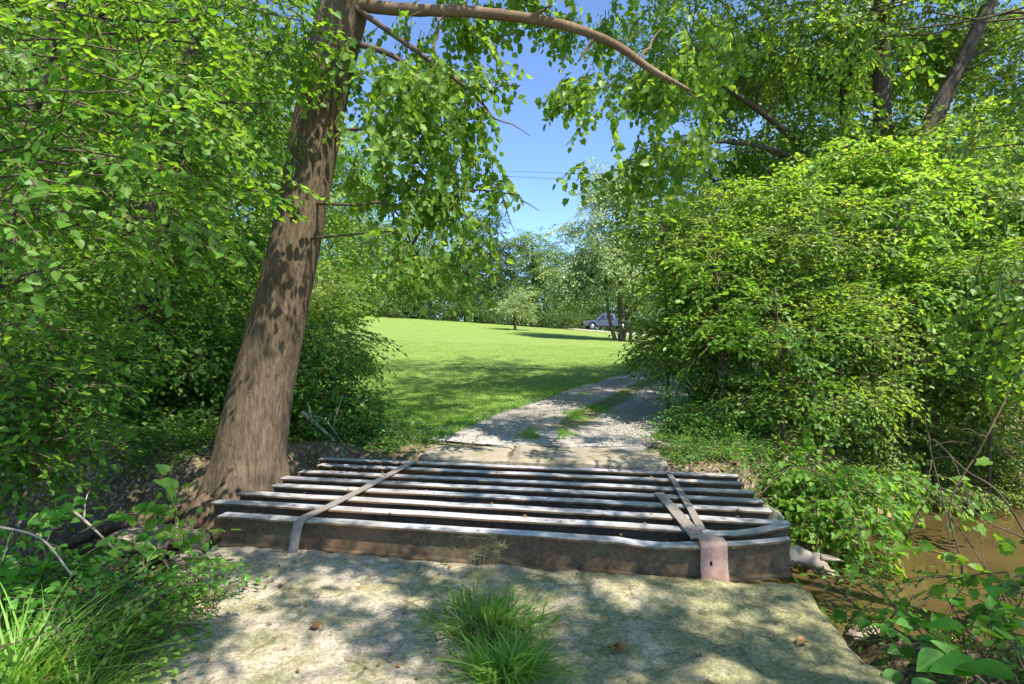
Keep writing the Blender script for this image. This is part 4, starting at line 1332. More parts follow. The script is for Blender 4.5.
make_plant("box_elder", "young tree with feathery sunlit yellow green shoots above the right bushes", "tree", (5.5, 9.2, gz(5.5, 9.2)), 'ash', M['yellow'], M['bark_mid'],
           [B(850, 190, 9.0, .8, .7, .55, 16, 120), B(905, 200, 8.8, .7, .7, .6, 12, 100), B(870, 150, 9.0, .5, .5, .35, 9, 60), B(790, 190, 9.2, .6, .6, .4, 10, 90), B(920, 275, 8.6, .6, .6, .5, 9, 100)],
           [([(5.5, 9.2, .3), (5.5, 9.15, 1.6), (5.45, 9.1, 3.2), (5.5, 9, 4.4)], [.07, .055, .04, .015])], None, .0, 44, .018, light=.12)
make_plant("bush", "spreading bush at the right frame edge above the sandy creek bank", "bush", (7.4, 8.9, gz(7.4, 8.9)), 'shrub', M['shrub'], M['twig'],
           [B(960, 310, 8.4, .8, .7, .7, 16, 330), B(1020, 280, 8.2, .9, .8, .8, 14, 260), B(930, 380, 8.4, .8, .6, .45, 12, 190), B(1000, 390, 8.2, .8, .6, .5, 12, 190), B(1090, 330, 8.2, 1.1, .9, 1.1, 12, 200)],
           (), RG, .15, 60, .018, multi=16, stem_name='stem', crown_name='foliage')
make_plant("bush", "leafy bush growing out of the bank between beam ends and brown water", "bush", (3.55, 6.35, gz(3.55, 6.35)), 'vine', M['under'], M['twig'],
           [B(820, 470, 6.6, .55, .4, .2, 12, 60), B(850, 530, 6.0, .28, .3, .2, 8, 34), B(790, 465, 6.7, .35, .3, .22, 8, 34), B(900, 475, 6.9, .5, .35, .2, 9, 50), B(835, 500, 6.2, .3, .3, .3, 8, 36)], (), RG, .2, 24, .009, multi=10, stem_name='stem', crown_name='foliage', light=.12)
make_plant("bush", "low bright green bush between the drive edge and the far beam ends", "bush", (2.55, 7.9, gz(2.55, 7.9)), 'small', M['weed'], M['twig'],
           [B(690, 420, 7.9, .38, .4, .22, 12, 190), B(725, 435, 7.6, .35, .35, .2, 10, 130), B(680, 440, 7.5, .3, .3, .12, 8, 90)], (), RG, .05, 14, .008, multi=10, stem_name='stem', crown_name='foliage')
make_plant("bush", "shaded bush deep behind the arching bush on the far right bank", "bush", (7.5, 11.8, gz(7.5, 11.8)), 'under', M['under'], M['twig'],
           [(6.3, 11.5, 2.2, 1.8, 1.0, 1.7, 22, 620), (9.2, 11.5, 2.4, 1.9, 1.1, 1.8, 20, 560)], (), RG, .15, 40, .02, multi=14, stem_name='stem', crown_name='foliage', scale=(1, 1.5))

for (px, py, d, h, nn_, sp_, mt, lab) in ((715, 300, 8.2, 3.0, 60, 'ash', 'yellow', "slender sapling with long leaflets poking out of the rounded bush beside the drive"),
                                  (775, 340, 7.4, 2.6, 52, 'near', 'under', "broad leaved sapling in front of the arching bush, above the far beam ends"),
                                  (905, 325, 8.2, 3.0, 60, 'near', 'shrub', "heart leaved sapling standing in front of the arching bush near the creek"),
                                  (985, 320, 7.9, 2.8, 50, 'ash', 'yellow', "slender sapling with feathery leaves at the right edge over the sandy bank"),
                                  (660, 245, 9.6, 4.2, 64, 'ash', 'shrub', "tall thin sapling leaning from the rounded bush over the gravel drive")):
    q_ = at(px, py, d); g_ = gz(q_[0], q_[1])
    make_plant("sapling", lab, "sapling", (q_[0] + .2, q_[1] + .2, g_), sp_, M[mt], M['twig'],
               [(q_[0], q_[1], q_[2] + .5, .45, .4, .35, 9, nn_ // 3), (q_[0] + .1, q_[1], q_[2], .6, .5, .4, 10, nn_ // 2), (q_[0] + .1, q_[1], q_[2] - .7, .5, .45, .4, 10, nn_ // 3)],
               [([(q_[0] + .2, q_[1] + .2, g_ - .1), (q_[0] + .15, q_[1] + .1, (g_ + q_[2]) / 2), (q_[0], q_[1], q_[2] + .7)], [.03, .022, .008])], "saplings among the right bushes", -.05, 26, .010)
make_plant("bush", "tangled low bush on the slope above the sandy edge of the creek", "bush", (6.2, 9.0, gz(6.2, 9.0)), 'small', M['shrub'], M['twig'],
           [B(880, 440, 8.4, .7, .45, .3, 14, 200), B(940, 450, 8.6, .7, .45, .3, 14, 190), B(1010, 455, 8.7, .7, .45, .3, 12, 160), B(950, 482, 8.2, .7, .4, .18, 12, 150), B(1030, 482, 8.3, .7, .4, .18, 12, 150)], (), RG, .25, 50, .010, multi=22, stem_name='stem', crown_name='foliage', light=.1)
# tall trees on the right
RT = "tall trees over the right bank"
make_plant("tree", "straight dark trunked tree rising above the bushes at upper right", "tree", (8.1, 12.2, gz(8.1, 12.2)), 'high', M['high'], M['bark_mid'],
           [B(850, 60, 13.6, 1.6, 1.2, 1.1, 18, 300), B(930, 60, 13.8, 1.2, 1.1, 1.0, 14, 90), B(760, 60, 14, 1.4, 1.2, 1.2, 16, 190), B(860, 0, 10.8, .6, .6, .4, 8, 34), (7.6, 11.6, 9.8, 2.6, 2.4, 1.4, 22, 260), (4.8, 8.0, 13.0, 3.0, 3.0, 1.2, 20, 280), (1.7, 5.0, 9.6, 2.6, 2.0, .9, 20, 240), (3.4, 7.6, 10.6, 2.6, 2.0, .9, 20, 210), (-.4, 4.4, 10.2, 2.0, 2.0, .9, 14, 200), (2.4, 10.6, 13.8, 2.8, 3.4, 1.2, 22, 280), (5.4, 13, 14.2, 3.0, 3.0, 1.2, 18, 260), B(800, 120, 11.8, .9, .9, .7, 10, 90), B(850, -60, 11, 2.0, 1.6, 1.2, 14, 180)],  # crown parts above the view are added to shade lawn and drive
           [([(8.1, 12.2, .3), (8.0, 12.1, 4), (8.0, 12.1, 7), (7.8, 12.0, 10.5), (6.6, 11.5, 13.4)], [.22, .20, .17, .13, .05])], RT, .3, 44, .03)
make_plant("tree", "grey tree leaning right across the blue sky at upper right", "tree", (7.5, 11.2, gz(7.5, 11.2)), 'high', M['high'], M['bark_mid'],
           [B(1040, 60, 10.6, .8, .9, .7, 12, 130), B(940, 40, 12.6, 1.0, .8, .8, 12, 120), B(1000, 20, 12.4, 1.0, .8, .6, 12, 110), B(900, 130, 12.4, .8, .8, .5, 10, 90), B(960, 120, 10.0, .5, .5, .3, 8, 36), B(1000, 190, 10.6, .8, .9, .6, 12, 190), (10.5, 10.6, 9.8, 2.4, 2.2, 1.2, 18, 200), B(935, 30, 12.4, .5, .6, .4, 6, 14)],
           [([(7.4, 11.2, .3), (7.6, 11.2, 3), (8.0, 11.1, 5.2), (8.75, 10.9, 7.0), (9.5, 10.7, 8.8), (10.3, 10.6, 10.5)], [.18, .16, .145, .13, .11, .05]),
            ([(8.0, 11.1, 4.7), (8.9, 11.6, 6.3), (9.9, 12, 7.9)], [.11, .09, .04])], RT, .3, 30, .028)
make_plant("tree", "tree with crooked dark limbs reaching left toward the sky gap", "tree", (6.2, 12.5, gz(6.2, 12.5)), 'high', M['high'], M['bark_dark'],
           [B(740, 70, 11.9, 1.1, 1.1, .8, 16, 120), B(705, 150, 12.0, .9, .9, .6, 14, 110), B(665, 60, 11.5, .8, 1.0, .8, 12, 70), B(770, 170, 11.8, 1.0, .9, .6, 13, 90), B(720, 205, 11.0, .8, .8, .4, 10, 80), B(645, 190, 11.4, .3, .6, .4, 8, 22), B(790, 30, 10.6, .9, .9, .6, 9, 60), (3.6, 10.6, 9.0, 2.4, 2.4, 1.1, 20, 170), (4.6, 13.5, 8.8, 2.2, 2.4, 1.4, 18, 160)],
           [([(6.2, 12.5, .3), (6.1, 12.2, 2.6), at(805, 160, 11.6), at(785, 132, 11.3), at(752, 105, 11.0), at(725, 85, 10.8), at(690, 40, 10.5)], [.13, .11, .08, .065, .055, .04, .015]),
            (np.array([at(820, 200, 11.8), at(800, 165, 11.6), at(765, 148, 11.2), at(715, 142, 11.0), at(680, 160, 10.9)]), [.09, .06, .05, .035, .012])], RT, .3, 44, .022)
make_plant("tree", "thin straight stemmed tree between the two tall trunks at upper right", "tree", (7.9, 13.6, gz(7.9, 13.6)), 'high', M['high'], M['bark_dark'],
           [(7.9, 13.8, 6.0, 1.4, 1.3, 1.2, 14, 150), (7.2, 14, 8.6, 1.8, 1.6, 1.4, 14, 130)], [([(8.2, 13.6, .3), (8.15, 13.6, 4), (8.05, 13.6, 7.4), (8, 13.6, 9)], [.12, .10, .08, .03])], RT, .3, 20, .02)
# near tree at the right whose leaves hang into the corner
make_plant("maple", "nearby tree whose soft dark leaves hang down along the right frame edge", "tree", (5.2, 3.4, gz(5.2, 3.4)), 'near', M['syc'], M['bark_dark'],
           [B(1030, 110, 3.9, .35, .5, .6, 12, 30), B(1035, 250, 3.8, .25, .4, .5, 10, 26), B(870, 30, 4.3, .32, .3, .24, 8, 18), B(960, 30, 4.3, .4, .3, .25, 8, 20), B(1000, 150, 4.2, .3, .4, .5, 8, 18), B(1020, 350, 4.2, .2, .3, .3, 6, 9), (3.9, 2.8, 4.8, 1.3, 1.2, .6, 12, 50)],
           [([(5.2, 3.4, -.5), (5.0, 3.5, 1.5), (4.7, 3.6, 3.0), (4.2, 3.6, 4.6)], [.10, .085, .07, .03])], RT, .5, 30, .016, roll=.4)
make_plant("tree", "unseen spreading tree added behind the viewer to dapple the concrete slab", "tree", (4.6, -0.6, gz(4.6, -.6)), 'over', M['high'], M['bark_mid'],
           [(2.4, -1.4, 6.4, 2.0, 1.9, .6, 22, 580), (.4, -.9, 6.3, 1.5, 1.7, .6, 18, 430), (1.3, .6, 6.5, 1.6, 1.6, .6, 18, 380), (3.6, .4, 6.9, 1.8, 1.8, .8, 18, 380), (2.6, 2.0, 7.0, 1.9, 1.4, .6, 16, 260), (5.6, -1, 7.4, 2.0, 2.0, 1.0, 16, 260), (5.4, 3.0, 8.2, 1.8, 1.6, .9, 14, 160), (3.6, 5.2, 7.6, 1.5, 1.5, .7, 12, 130)],  # canopy out of view, put here to cast dapples on slab and beams
           [([(4.6, -.6, -.4), (4.5, -.3, 2.5), (4.0, -.3, 5), (3.4, -.2, 6.8)], [.22, .18, .13, .05])], RT, .3, 26, .012)

# backdrop trees right of the drive
BT = "woodland behind the right bushes"
make_plant("tree", "dense tree just behind the rounded bush beside the drive", "tree", (7.2, 17.5, gz(7.2, 17.5)), 'high', M['shrub'], M['bark_dark'],
           [(7.6, 17.5, 3.6, 2.4, 1.8, 2.4, 26, 620), (8.4, 17, 7.0, 2.4, 1.8, 2.0, 18, 260)], [([(7.2, 17.5, .4), (7.4, 17.5, 4), (7.6, 17.4, 8)], [.2, .16, .05])], BT, .25, 40, .03, scale=(1, 1.5))
proto = make_plant("tree", "deep green woodland tree behind the tall trunks at right", "tree", (13.5, 18.5, gz(13.5, 18.5)), 'high', M['shrub'], M['bark_mid'],
           [(13.5, 18.5, 3.6, 3.0, 2.2, 3.0, 28, 760), (13.8, 18.2, 8.0, 3.0, 2.2, 2.4, 24, 360)], [([(13.5, 18.5, .4), (13.4, 18.5, 4), (13.6, 18.4, 9.5)], [.24, .18, .05])], BT, .25, 40, .03, scale=(1.1, 1.6))
copy_tree(proto, (20, 22, gz(20, 22)), 2.1, (1.1, 1.1, 1.15), "woodland tree beyond the spreading bush, right behind the deep green one")
copy_tree(proto, (12.5, 27, gz(12.5, 27)), 4.0, (1.0, 1.0, 0.85), "woodland tree seen through gaps above the rounded bush")
copy_tree(proto, (19, 13, gz(19, 13)), 5.0, (1.1, 1.1, 1.1), "woodland tree at the right frame edge beside the creek bend")
copy_tree(proto, (-15, 9, gz(-15, 9)), 1.0, (1.0, 1.0, 1.1), "woodland tree at the left frame edge behind the pale barked tree")['group'] = LT
copy_tree(proto, (-16, 18, gz(-16, 18)), 3.0, (1.1, 1.1, 1.2), "woodland tree deep at left behind the broad leafy tree")['group'] = LT

# --- far multi-stemmed pale tree on the lawn, car side
cx, cy_ = 7.7, 40.0
g0 = gz(cx, cy_)
make_plant("silver_tree", "tall pale leaved tree with several stems standing alone on the lawn before the pickup", "tree", (cx, cy_, g0), 'far', M['pale'], M['bark_dark'],
           [(7.6, 40, 9.4, 3.7, 3.2, 3.4, 34, 1150), (5.8, 40, 6.6, 2.8, 2.6, 2.2, 22, 620), (9.4, 40, 6.2, 2.4, 2.4, 2.2, 20, 480), (7.6, 40, 13.0, 2.4, 2.0, 1.8, 16, 360), (4.6, 40, 4.9, 1.5, 1.6, 1.3, 14, 220)],
           [([(cx - .25, cy_, g0 - .2), (cx - .8, cy_, g0 + 2), (cx - 1.3, cy_, g0 + 6.5)], [.16, .12, .05]), ([(cx + .05, cy_, g0 - .2), (cx, cy_, g0 + 3), (cx - .2, cy_, g0 + 10)], [.20, .15, .05]),
            ([(cx + .25, cy_ + .1, g0 - .2), (cx + .6, cy_, g0 + 2.5), (cx + 1.0, cy_, g0 + 8)], [.14, .11, .05]), ([(cx + .7, cy_, g0 - .2), (cx + 1.0, cy_, g0 + 2), (cx + 2.0, cy_, g0 + 6)], [.13, .10, .04])],
           None, .35, 44, .03, scale=(.6, 1.0), stem_name='stem')
g1 = gz(0.3, 50.)
make_plant("sapling", "small yellow green tree with a dark foot in front of the far treeline", "tree", (0.3, 50, g1), 'far', M['pale'], M['bark_dark'],
           [(0.3, 50, g1 + 2.0, 1.9, 1.5, 1.2, 18, 260), (.6, 50, g1 + 3.2, 1.0, .9, .7, 7, 60)], [([(.3, 50, g1 - .1), (.25, 50, g1 + 1), (.3, 50, g1 + 3.2)], [.14, .11, .04])], None, .1, 20, .03, scale=(.4, .7))

# --- far treeline
FT = "trees along the far edge of the lawn"
protos = []
for k, (mat, hh, ww) in enumerate((('far', 13.5, 4.0), ('fardark', 14.5, 3.8), ('far', 11, 3.4))):
    bx, by = [(-9, 61), (-2.6, 64), (2.2, 63)][k]
    g = gz(bx, by)
    lab = ["round topped green tree at the far lawn edge below the hanging sycamore leaves", "tall dark green tree on the far lawn edge left of the sky gap", "grey green tree on the far lawn edge under the sky gap"][k]
    tr = make_plant("lawn_edge_tree", lab, "tree", (bx, by, g), 'far', M[mat], M['bark_pale' if k == 0 else 'bark_dark'],
                    [(bx, by, g + hh * .30, ww, ww * .8, hh * .26, 24, 480), (bx + .5, by, g + hh * .62, ww * .8, ww * .7, hh * .24, 20, 380), (bx - .3, by, g + hh * .86, ww * .5, ww * .5, hh * .15, 10, 130)],
                    [([(bx, by, g - .2), (bx + .2, by, g + hh * .4), (bx, by, g + hh * .9)], [.28, .2, .05])], FT, .15, 30, .05, scale=(.7, 1.1))
    protos.append(tr)
spots = [(-16, 60, 0, .95, .9, "green tree at the far lawn edge seen left of the hanging strands"), (-23, 58, 1, 1.1, 1.05, "dark tree at the far lawn edge behind the sycamore trunk"), (-31, 56, 0, 1.2, 1.1, "rounded tree in the far left corner of the lawn"),
         (-12.5, 66, 2, 1.2, 1.15, "grey green tree standing behind the round topped trees at far left"), (-5.6, 68, 0, 1.1, 1.0, "mid green tree behind the first row at the lawn's far edge"), (-19, 67, 1, 1.25, 1.2, "tallest dark tree of the far left treeline"),
         (5.5, 71, 1, .95, .82, "dark tree behind the pickup's left end"), (9.5, 73, 0, 1.0, .9, "green tree directly behind the pickup"), (14.5, 71, 2, 1.1, 1.1, "pale tree behind the pickup's right end"),
         (20, 68, 1, 1.2, 1.3, "tall dark tree far right of the pickup behind the bushes"), (27, 62, 0, 1.2, 1.3, "green tree far right where the drive climbs the hill"), (0.2, 74, 0, .9, .72, "low green tree in the dip of the treeline under the sky gap"),
         (34, 50, 1, 1.2, 1.3, "dark tree at the far right end of the treeline"), (28, 40, 0, 1.1, 1.2, "round tree on the slope right of the far drive")]
for i, (x, y, k, sx_, sz_, lab) in enumerate(spots):
    copy_tree(protos[k], (x, y, gz(x, y) - .1), i * 1.7, (sx_, sx_, sz_), lab)
# low brush at the foot of the treeline
fb = make_plant("shrub", "dark low shrub at the foot of the far treeline left of the sapling", "bush", (-1.8, 60.5, gz(-1.8, 60.5)), 'far', M['fardark'], M['twig'],
                [(-1.8, 60.5, gz(-1.8, 60.5) + 1.0, 2.8, 1.2, 1.3, 18, 260)], (), "shrubs at the foot of the far treeline", .1, 12, .03, multi=6, stem_name='stem', crown_name='foliage', scale=(.5, .8))
for i, (x, y, s_, lab) in enumerate(((-9, 60, 1.15, "low shrub at the far lawn edge midway under the hanging strands"), (-15, 59.5, 1.2, "low shrub at the far lawn edge beside the trunk-side bush"), (4.6, 63, 1.1, "low shrub between the sapling and the pickup"), (-4, 62, 1.1, "low shrub at the far lawn edge below the tall dark tree"), (.5, 63, 1.1, "low shrub straight behind the sapling"),
                                     (-21, 57, 1.3, "low shrub at the far left lawn edge behind the leafy boughs"), (9, 70, 1.2, "low shrub right behind the pickup's cab"), (2.6, 60.5, 1.0, "dark low shrub right of the sapling under the sky gap"), (6.3, 65, 1.0, "low shrub just left of the pickup's hood"), (-6.5, 60, 1.1, "low shrub below the far left trees, near the pale trunk"),
                                     (-12, 59, 1.1, "low shrub at the far lawn edge under the hanging strands"), (-18, 58, 1.2, "low shrub at the far left corner of the lawn"), (12, 69, 1.2, "low shrub behind the bed of the pickup"), (17, 66, 1.3, "low shrub beyond the drive right of the pickup"),
                                     (-25, 55, 1.3, "low shrub in the far left corner behind the sycamore"))):
    c = copy_tree(fb, (x, y, gz(x, y)), i * 1.3, (s_, s_, s_), lab)

# wooded ridge beyond everything: crowns far past the lawn
def farwood():
    n = 8000
    x = R.uniform(-110, 120, n); y = R.uniform(76, 100, n)
    z = H(x, y, False) + R.uniform(-.3, 7, n) * (1 + .35 * fbm(x * .06, x * 0 + 2, 81))
    d = R.normal(0, 1, (n, 3)); d[:, 2] = d[:, 2] * .4
    me = sprays_mesh("distant_wood", 'far', np.stack([x, y, z], 1), d, R.uniform(1.2, 2.4, n), M['far'], roll=.5, twigs=False)
    o = obj("distant_wood", me); o['kind'] = 'stuff'; o['label'] = 'distant woodland reading as one green mass behind the lawn'
farwood()
# ------------------------------------------------------------------ low plants
def sprays_at(name, x, y, sp, mat, lift, up, scale, parent=None, off=(0, 0, 0), light=0.0, spread=1.0, twigs=True):
    n = len(x)
    z = H(x, y) + lift
    d = np.stack([R.normal(0, spread, n), R.normal(0, spread, n), np.full(n, up) + R.normal(0, .15, n)], 1)
    return sprays_mesh(name, sp, np.stack([x, y, z], 1), d, scale, mat, roll=.5, off=off, light=light, twigs=twigs)


def scatter(n, x0, x1, y0, y1, fn):
    x = R.uniform(x0, x1, n); y = R.uniform(y0, y1, n)
    k = fn(x, y)
    return x[k], y[k]


def dry_ok(x, y):
    d, (hw, bw) = polydist(x, y, CREEK)
    rd, _ = polydist(x, y, ROAD)
    slab = (x > -2.35) & (x < 1.95) & (y < 3.9 - .187 * x)
    bridge = (x > -2.75) & (x < 2.4) & (y > 3.2 - .187 * x) & (y < 6.35 - .187 * x)
    return ((d - hw) / bw > 0.42) & (rd > 1.65) & ~slab & ~bridge


def cover(name, n, x0, x1, y0, y1, sp, mat, cut, seed, sc, light=0.0, up=.35):
    x, y = scatter(n, x0, x1, y0, y1, lambda x, y: dry_ok(x, y) & (fbm(x * .9, y * .9, seed) > cut) & ((lawn_mask(x, y) < .3)))
    me = sprays_at(name, x, y, sp, mat, .02, up, R.uniform(*sc, len(x)), light=light)
    o = obj(name, me); o['kind'] = 'stuff'
    return o


cover("ground_cover", 7000, 1.9, 12, 5.2, 13, 'small', M['under'], -.16, 90, (.6, 1.2))
cover("ground_cover", 2200, -12, -2.0, 4.6, 13, 'small', M['under'], -.05, 91, (.6, 1.2))
cover("ground_cover", 1500, -8, -3.2, 6.2, 10.5, 'under', M['under'], -.6, 98, (.5, 1.0))
cover("ground_cover", 420, 1.9, 3.4, 5.9, 8.2, 'small', M['weed'], -.6, 99, (.5, 1.0))
cover("ground_cover", 2600, 3.4, 12, 6.6, 10, 'small', M['shrub'], -.3, 97, (.7, 1.3), .1)
cover("undergrowth", 900, 1.9, 6, 1.2, 5.0, 'small', M['weed'], -.3, 92, (.6, 1.1))
cover("undergrowth", 1300, -6, -2.1, 1.2, 4.3, 'small', M['weed'], -.35, 93, (.6, 1.1))
cover("undergrowth", 1500, -30, -5, 12, 40, 'shrub', M['under'], -.3, 94, (1.2, 2.4))
cover("undergrowth", 1800, 6, 34, 9, 40, 'shrub', M['under'], -.3, 95, (1.2, 2.4))
# fallen leaves over the banks
x, y = scatter(9000, -10, 12, 1.0, 13, lambda x, y: dry_ok(x, y) & (lawn_mask(x, y) < .25))
x2, y2 = scatter(5000, 2.2, 9, 5.5, 11, lambda x, y: dry_ok(x, y))
x = np.concatenate([x, x2]); y = np.concatenate([y, y2])
V, Fc = leaf_shape('oval'); n = len(x)
dirs = np.stack([R.normal(0, 1, n), R.normal(0, 1, n), R.normal(0, .2, n)], 1)
Rm = rot_frames(dirs, np.tile([0, 0, 1.], (n, 1)) + R.normal(0, .3, (n, 3)), R.normal(0, .3, n))
LV = np.einsum('nij,vj->nvi', Rm, V * [1.4, 1, 1]) * R.uniform(.035, .085, n)[:, None, None] + np.stack([x, y, H(x, y) + .015], 1)[:, None, :]
idx = (np.arange(n) * 6)[:, None, None] + np.array(Fc)[None]
me = mesh_np("fallen_leaves", LV.reshape(-1, 3), idx, np.full(2 * n, 4), [M['dry']], None, {"lv": ('FACE', np.repeat(R.random(n), 2))})
o = obj("fallen_leaves", me); o['kind'] = 'stuff'

# leaf bits on slab and beams
n = 260
x = R.uniform(-2.1, 1.8, n); y = R.uniform(1.8, 6.2, n)
onb = y > 3.84 - .187 * x
ib = np.clip(np.round((y - 3.9 + .187 * x) / .295), 0, 7)
y = np.where(onb, 3.9 + .295 * ib - .187 * x + R.uniform(-.05, .05, n), y)
z = np.where(onb, .236, .022)
dirs = np.stack([R.normal(0, 1, n), R.normal(0, 1, n), R.normal(0, .1, n)], 1)
Rm = rot_frames(dirs, np.tile([0, 0, 1.], (n, 1)) + R.normal(0, .2, (n, 3)), R.normal(0, .2, n))
LV = np.einsum('nij,vj->nvi', Rm, V * [1.3, 1, 1]) * R.uniform(.012, .035, n)[:, None, None] + np.stack([x, y, z], 1)[:, None, :]
idx = (np.arange(n) * 6)[:, None, None] + np.array(Fc)[None]
o = obj("leaf_litter", mesh_np("leaf_litter", LV.reshape(-1, 3), idx, np.full(2 * n, 4), [M['dry']], None, {"lv": ('FACE', np.repeat(R.random(n), 2))})); o['kind'] = 'stuff'

# named weeds
WG = "weeds at the left edge of the slab"


def weed(px, py, d, h, n, sp, label, mat='weed', w_=.2, group=WG, light=0.0, cat='weed', name='weed', up=0.4):
    q = at(px, py, d); g = gz(q[0], q[1])
    z0 = min(q[2], g + .05)
    return make_plant(name, label, cat, (q[0], q[1], g), sp, M[mat], M['twig'], [(q[0], q[1], g + h * .55, w_, w_, h * .5, 8, n)], (), group, -up * .3, 3, .005, multi=6, stem_name='stem', crown_name='foliage', light=light, scale=(.7, 1.1))


weed(30, 545, 3.2, .55, 20, 'vine', "tall broad leaved weed at the left frame edge above the long grass", w_=.34)
weed(80, 540, 3.3, .40, 20, 'vine', "dark broad leaved weed behind the bare crooked twig", w_=.32)
weed(140, 572, 3.1, .26, 28, 'small', "low weed with drooping yellow green leaves beside the dry leaf", 'weed', .26, light=.2)
weed(185, 545, 3.5, .34, 9, 'vine', "bright green seedling with large upright leaves nearest the beam ends", 'yellow', .14, light=.1)
weed(205, 582, 3.3, .12, 10, 'small', "small creeping weed on the slab edge right of the seedling", 'weed', .16)
weed(120, 610, 2.9, .22, 20, 'small', "small leafed weed on the slab edge between grass and drooping weed", 'weed', .2, light=.1)
weed(75, 605, 2.7, .26, 26, 'small', "spreading small leafed weed among the long grass at lower left", w_=.3, light=.15)
weed(165, 600, 3.1, .16, 20, 'small', "thin low weed creeping onto the slab right of the drooping weed", w_=.2, light=.1)
weed(20, 470, 3.2, .6, 34, 'vine', "dense leafy weed climbing at the left frame edge above the other weeds", w_=.38)
weed(60, 640, 2.4, .12, 30, 'small', "flat mat of small sunlit leaves in the lower left corner", 'yellow', .26, light=.2)
VG = "plants at the lower right corner"
weed(980, 650, 2.7, .42, 12, 'vine', "broad leaved seedling with flat green leaves in the lower right corner", 'weed', .22, VG, .1)
weed(1015, 560, 3.0, .75, 9, 'vine', "vine with lobed leaves standing against the brown water at the right edge", 'syc', .22, VG)
weed(905, 640, 3.3, .30, 22, 'small', "dark small leafed weed below the broken slab edge", 'under', .25, VG)
weed(840, 600, 4.1, .22, 26, 'small', "trailing weed between the broken slab edge and the water", 'under', .26, VG)
weed(780, 560, 4.0, .10, 20, 'small', "creeping weed under the bent end of the nearest beam", 'under', .22, VG)

# broad leaves right in the lower right corner
mb = MB()
root_ = np.array([2.25, 2.3, gz(2.25, 2.3)])
rt = thing("pokeweed", "low plant whose big pointed leaves lie flat at the bottom right corner", "plant", tuple(root_))
V, Fc = leaf_shape('big')
lv, nv2 = MB(), 0
for (px, py, d, L, az) in ((985, 668, 2.35, .20, -1.2), (1010, 640, 2.45, .20, .8), (945, 655, 2.5, .17, -1.9), (1015, 680, 2.2, .22, -.4), (965, 628, 2.7, .16, -.9), (1000, 610, 2.8, .15, 1.6), (930, 680, 2.4, .16, -2.3), (900, 672, 2.6, .12, -2.0)):
    q = at(px, py, d)
    dr = np.array([[math.sin(az), math.cos(az), -.15]])
    Rm = rot_frames(dr, np.array([[R.normal(0, .2), R.normal(-.25, .2), 1.]]), np.array([R.normal(0, .2)]))[0]
    lv.add(V * [1.1, 1, 1] * L @ Rm.T + q, Fc, 0, False, R.uniform(.2, .9))
    limb(mb, root_, q, .006, .003, .12, 7)
obj("leaves", lv.mesh("leaves", [M['weed']], root_), rt); obj("stem", mb.mesh("stem", [M['twig']], root_), rt)

# bare vines against the water
def vine(label, pts, r0, r1, leaves=0, mat='syc', subs=4):
    q = spline(pts, 26); root_ = thing("vine", label, "vine", tuple(q[0]), "thin vines in front of the brown water")
    mb = MB(); mb.tube(q, np.linspace(r0, r1, 26), 6, 0, .1)
    tips = []
    for k in range(subs):
        j = R.integers(6, 24); e = q[j] + R.normal(0, 1, 3) * [.22, .15, .2]
        limb(mb, q[j], e, r1 * 1.1, .0015, .1, 6); tips.append(e)
    obj("stem", mb.mesh("stem", [M['twig']], q[0]), root_)
    if leaves:
        lb = MB(); V, Fc = leaf_shape('lobed')
        for k in range(leaves):
            j = R.integers(4, 26); p = q[j] + R.normal(0, .05, 3) if k % 2 else tips[k % len(tips)] + R.normal(0, .04, 3)
            dr = R.normal(0, 1, (1, 3)); dr[0, 2] = -.5
            Rm = rot_frames(dr, np.array([[R.normal(0, .6), -.5, 1.]]), np.array([R.normal(0, .4)]))[0]
            lb.add(V * R.uniform(.05, .09) @ Rm.T + p, Fc, 0, False, R.random())
        obj("leaves", lb.mesh("leaves", [M[mat]], q[0]), root_)


vine("dark vine arching from the right frame edge down over the brown water", [at(1060, 600, 3.2), at(1005, 500, 3.3), at(965, 470, 3.4), at(930, 440, 3.5), at(945, 510, 3.4), at(955, 590, 3.3)], .006, .003, 0)
vine("long twig rising diagonally from the water edge toward the right bushes", [at(935, 650, 3.3), at(962, 575, 3.4), at(950, 505, 3.5), at(985, 440, 3.6), at(1030, 350, 3.7)], .007, .004, 4)
vine("thin bare twig slanting down toward the brown water", [at(925, 487, 4.6), at(960, 530, 4.2), at(1000, 585, 3.9), at(1030, 600, 3.8)], .006, .003, 0)
vine("leafy vine hanging in from the right frame edge in front of the water", [at(1080, 560, 3.0), at(1030, 540, 3.1), at(985, 520, 3.2), at(960, 495, 3.2)], .006, .003, 12)
vine("curved bare vine looping above the sandy bank", [at(905, 540, 4.8), at(930, 500, 4.7), at(975, 520, 4.5), at(985, 570, 4.3)], .005, .003, 0)
vine("trailing leafy vine down the broken slab corner to the water", [at(800, 560, 3.9), at(850, 600, 3.5), at(885, 645, 3.1), at(900, 690, 2.8)], .007, .004, 6, 'under')
vine("thin stems arching over the bank behind the beam ends", [at(760, 495, 6.2), at(790, 468, 6.2), at(825, 478, 6.1), at(850, 520, 6.0)], .008, .003, 0, subs=7)

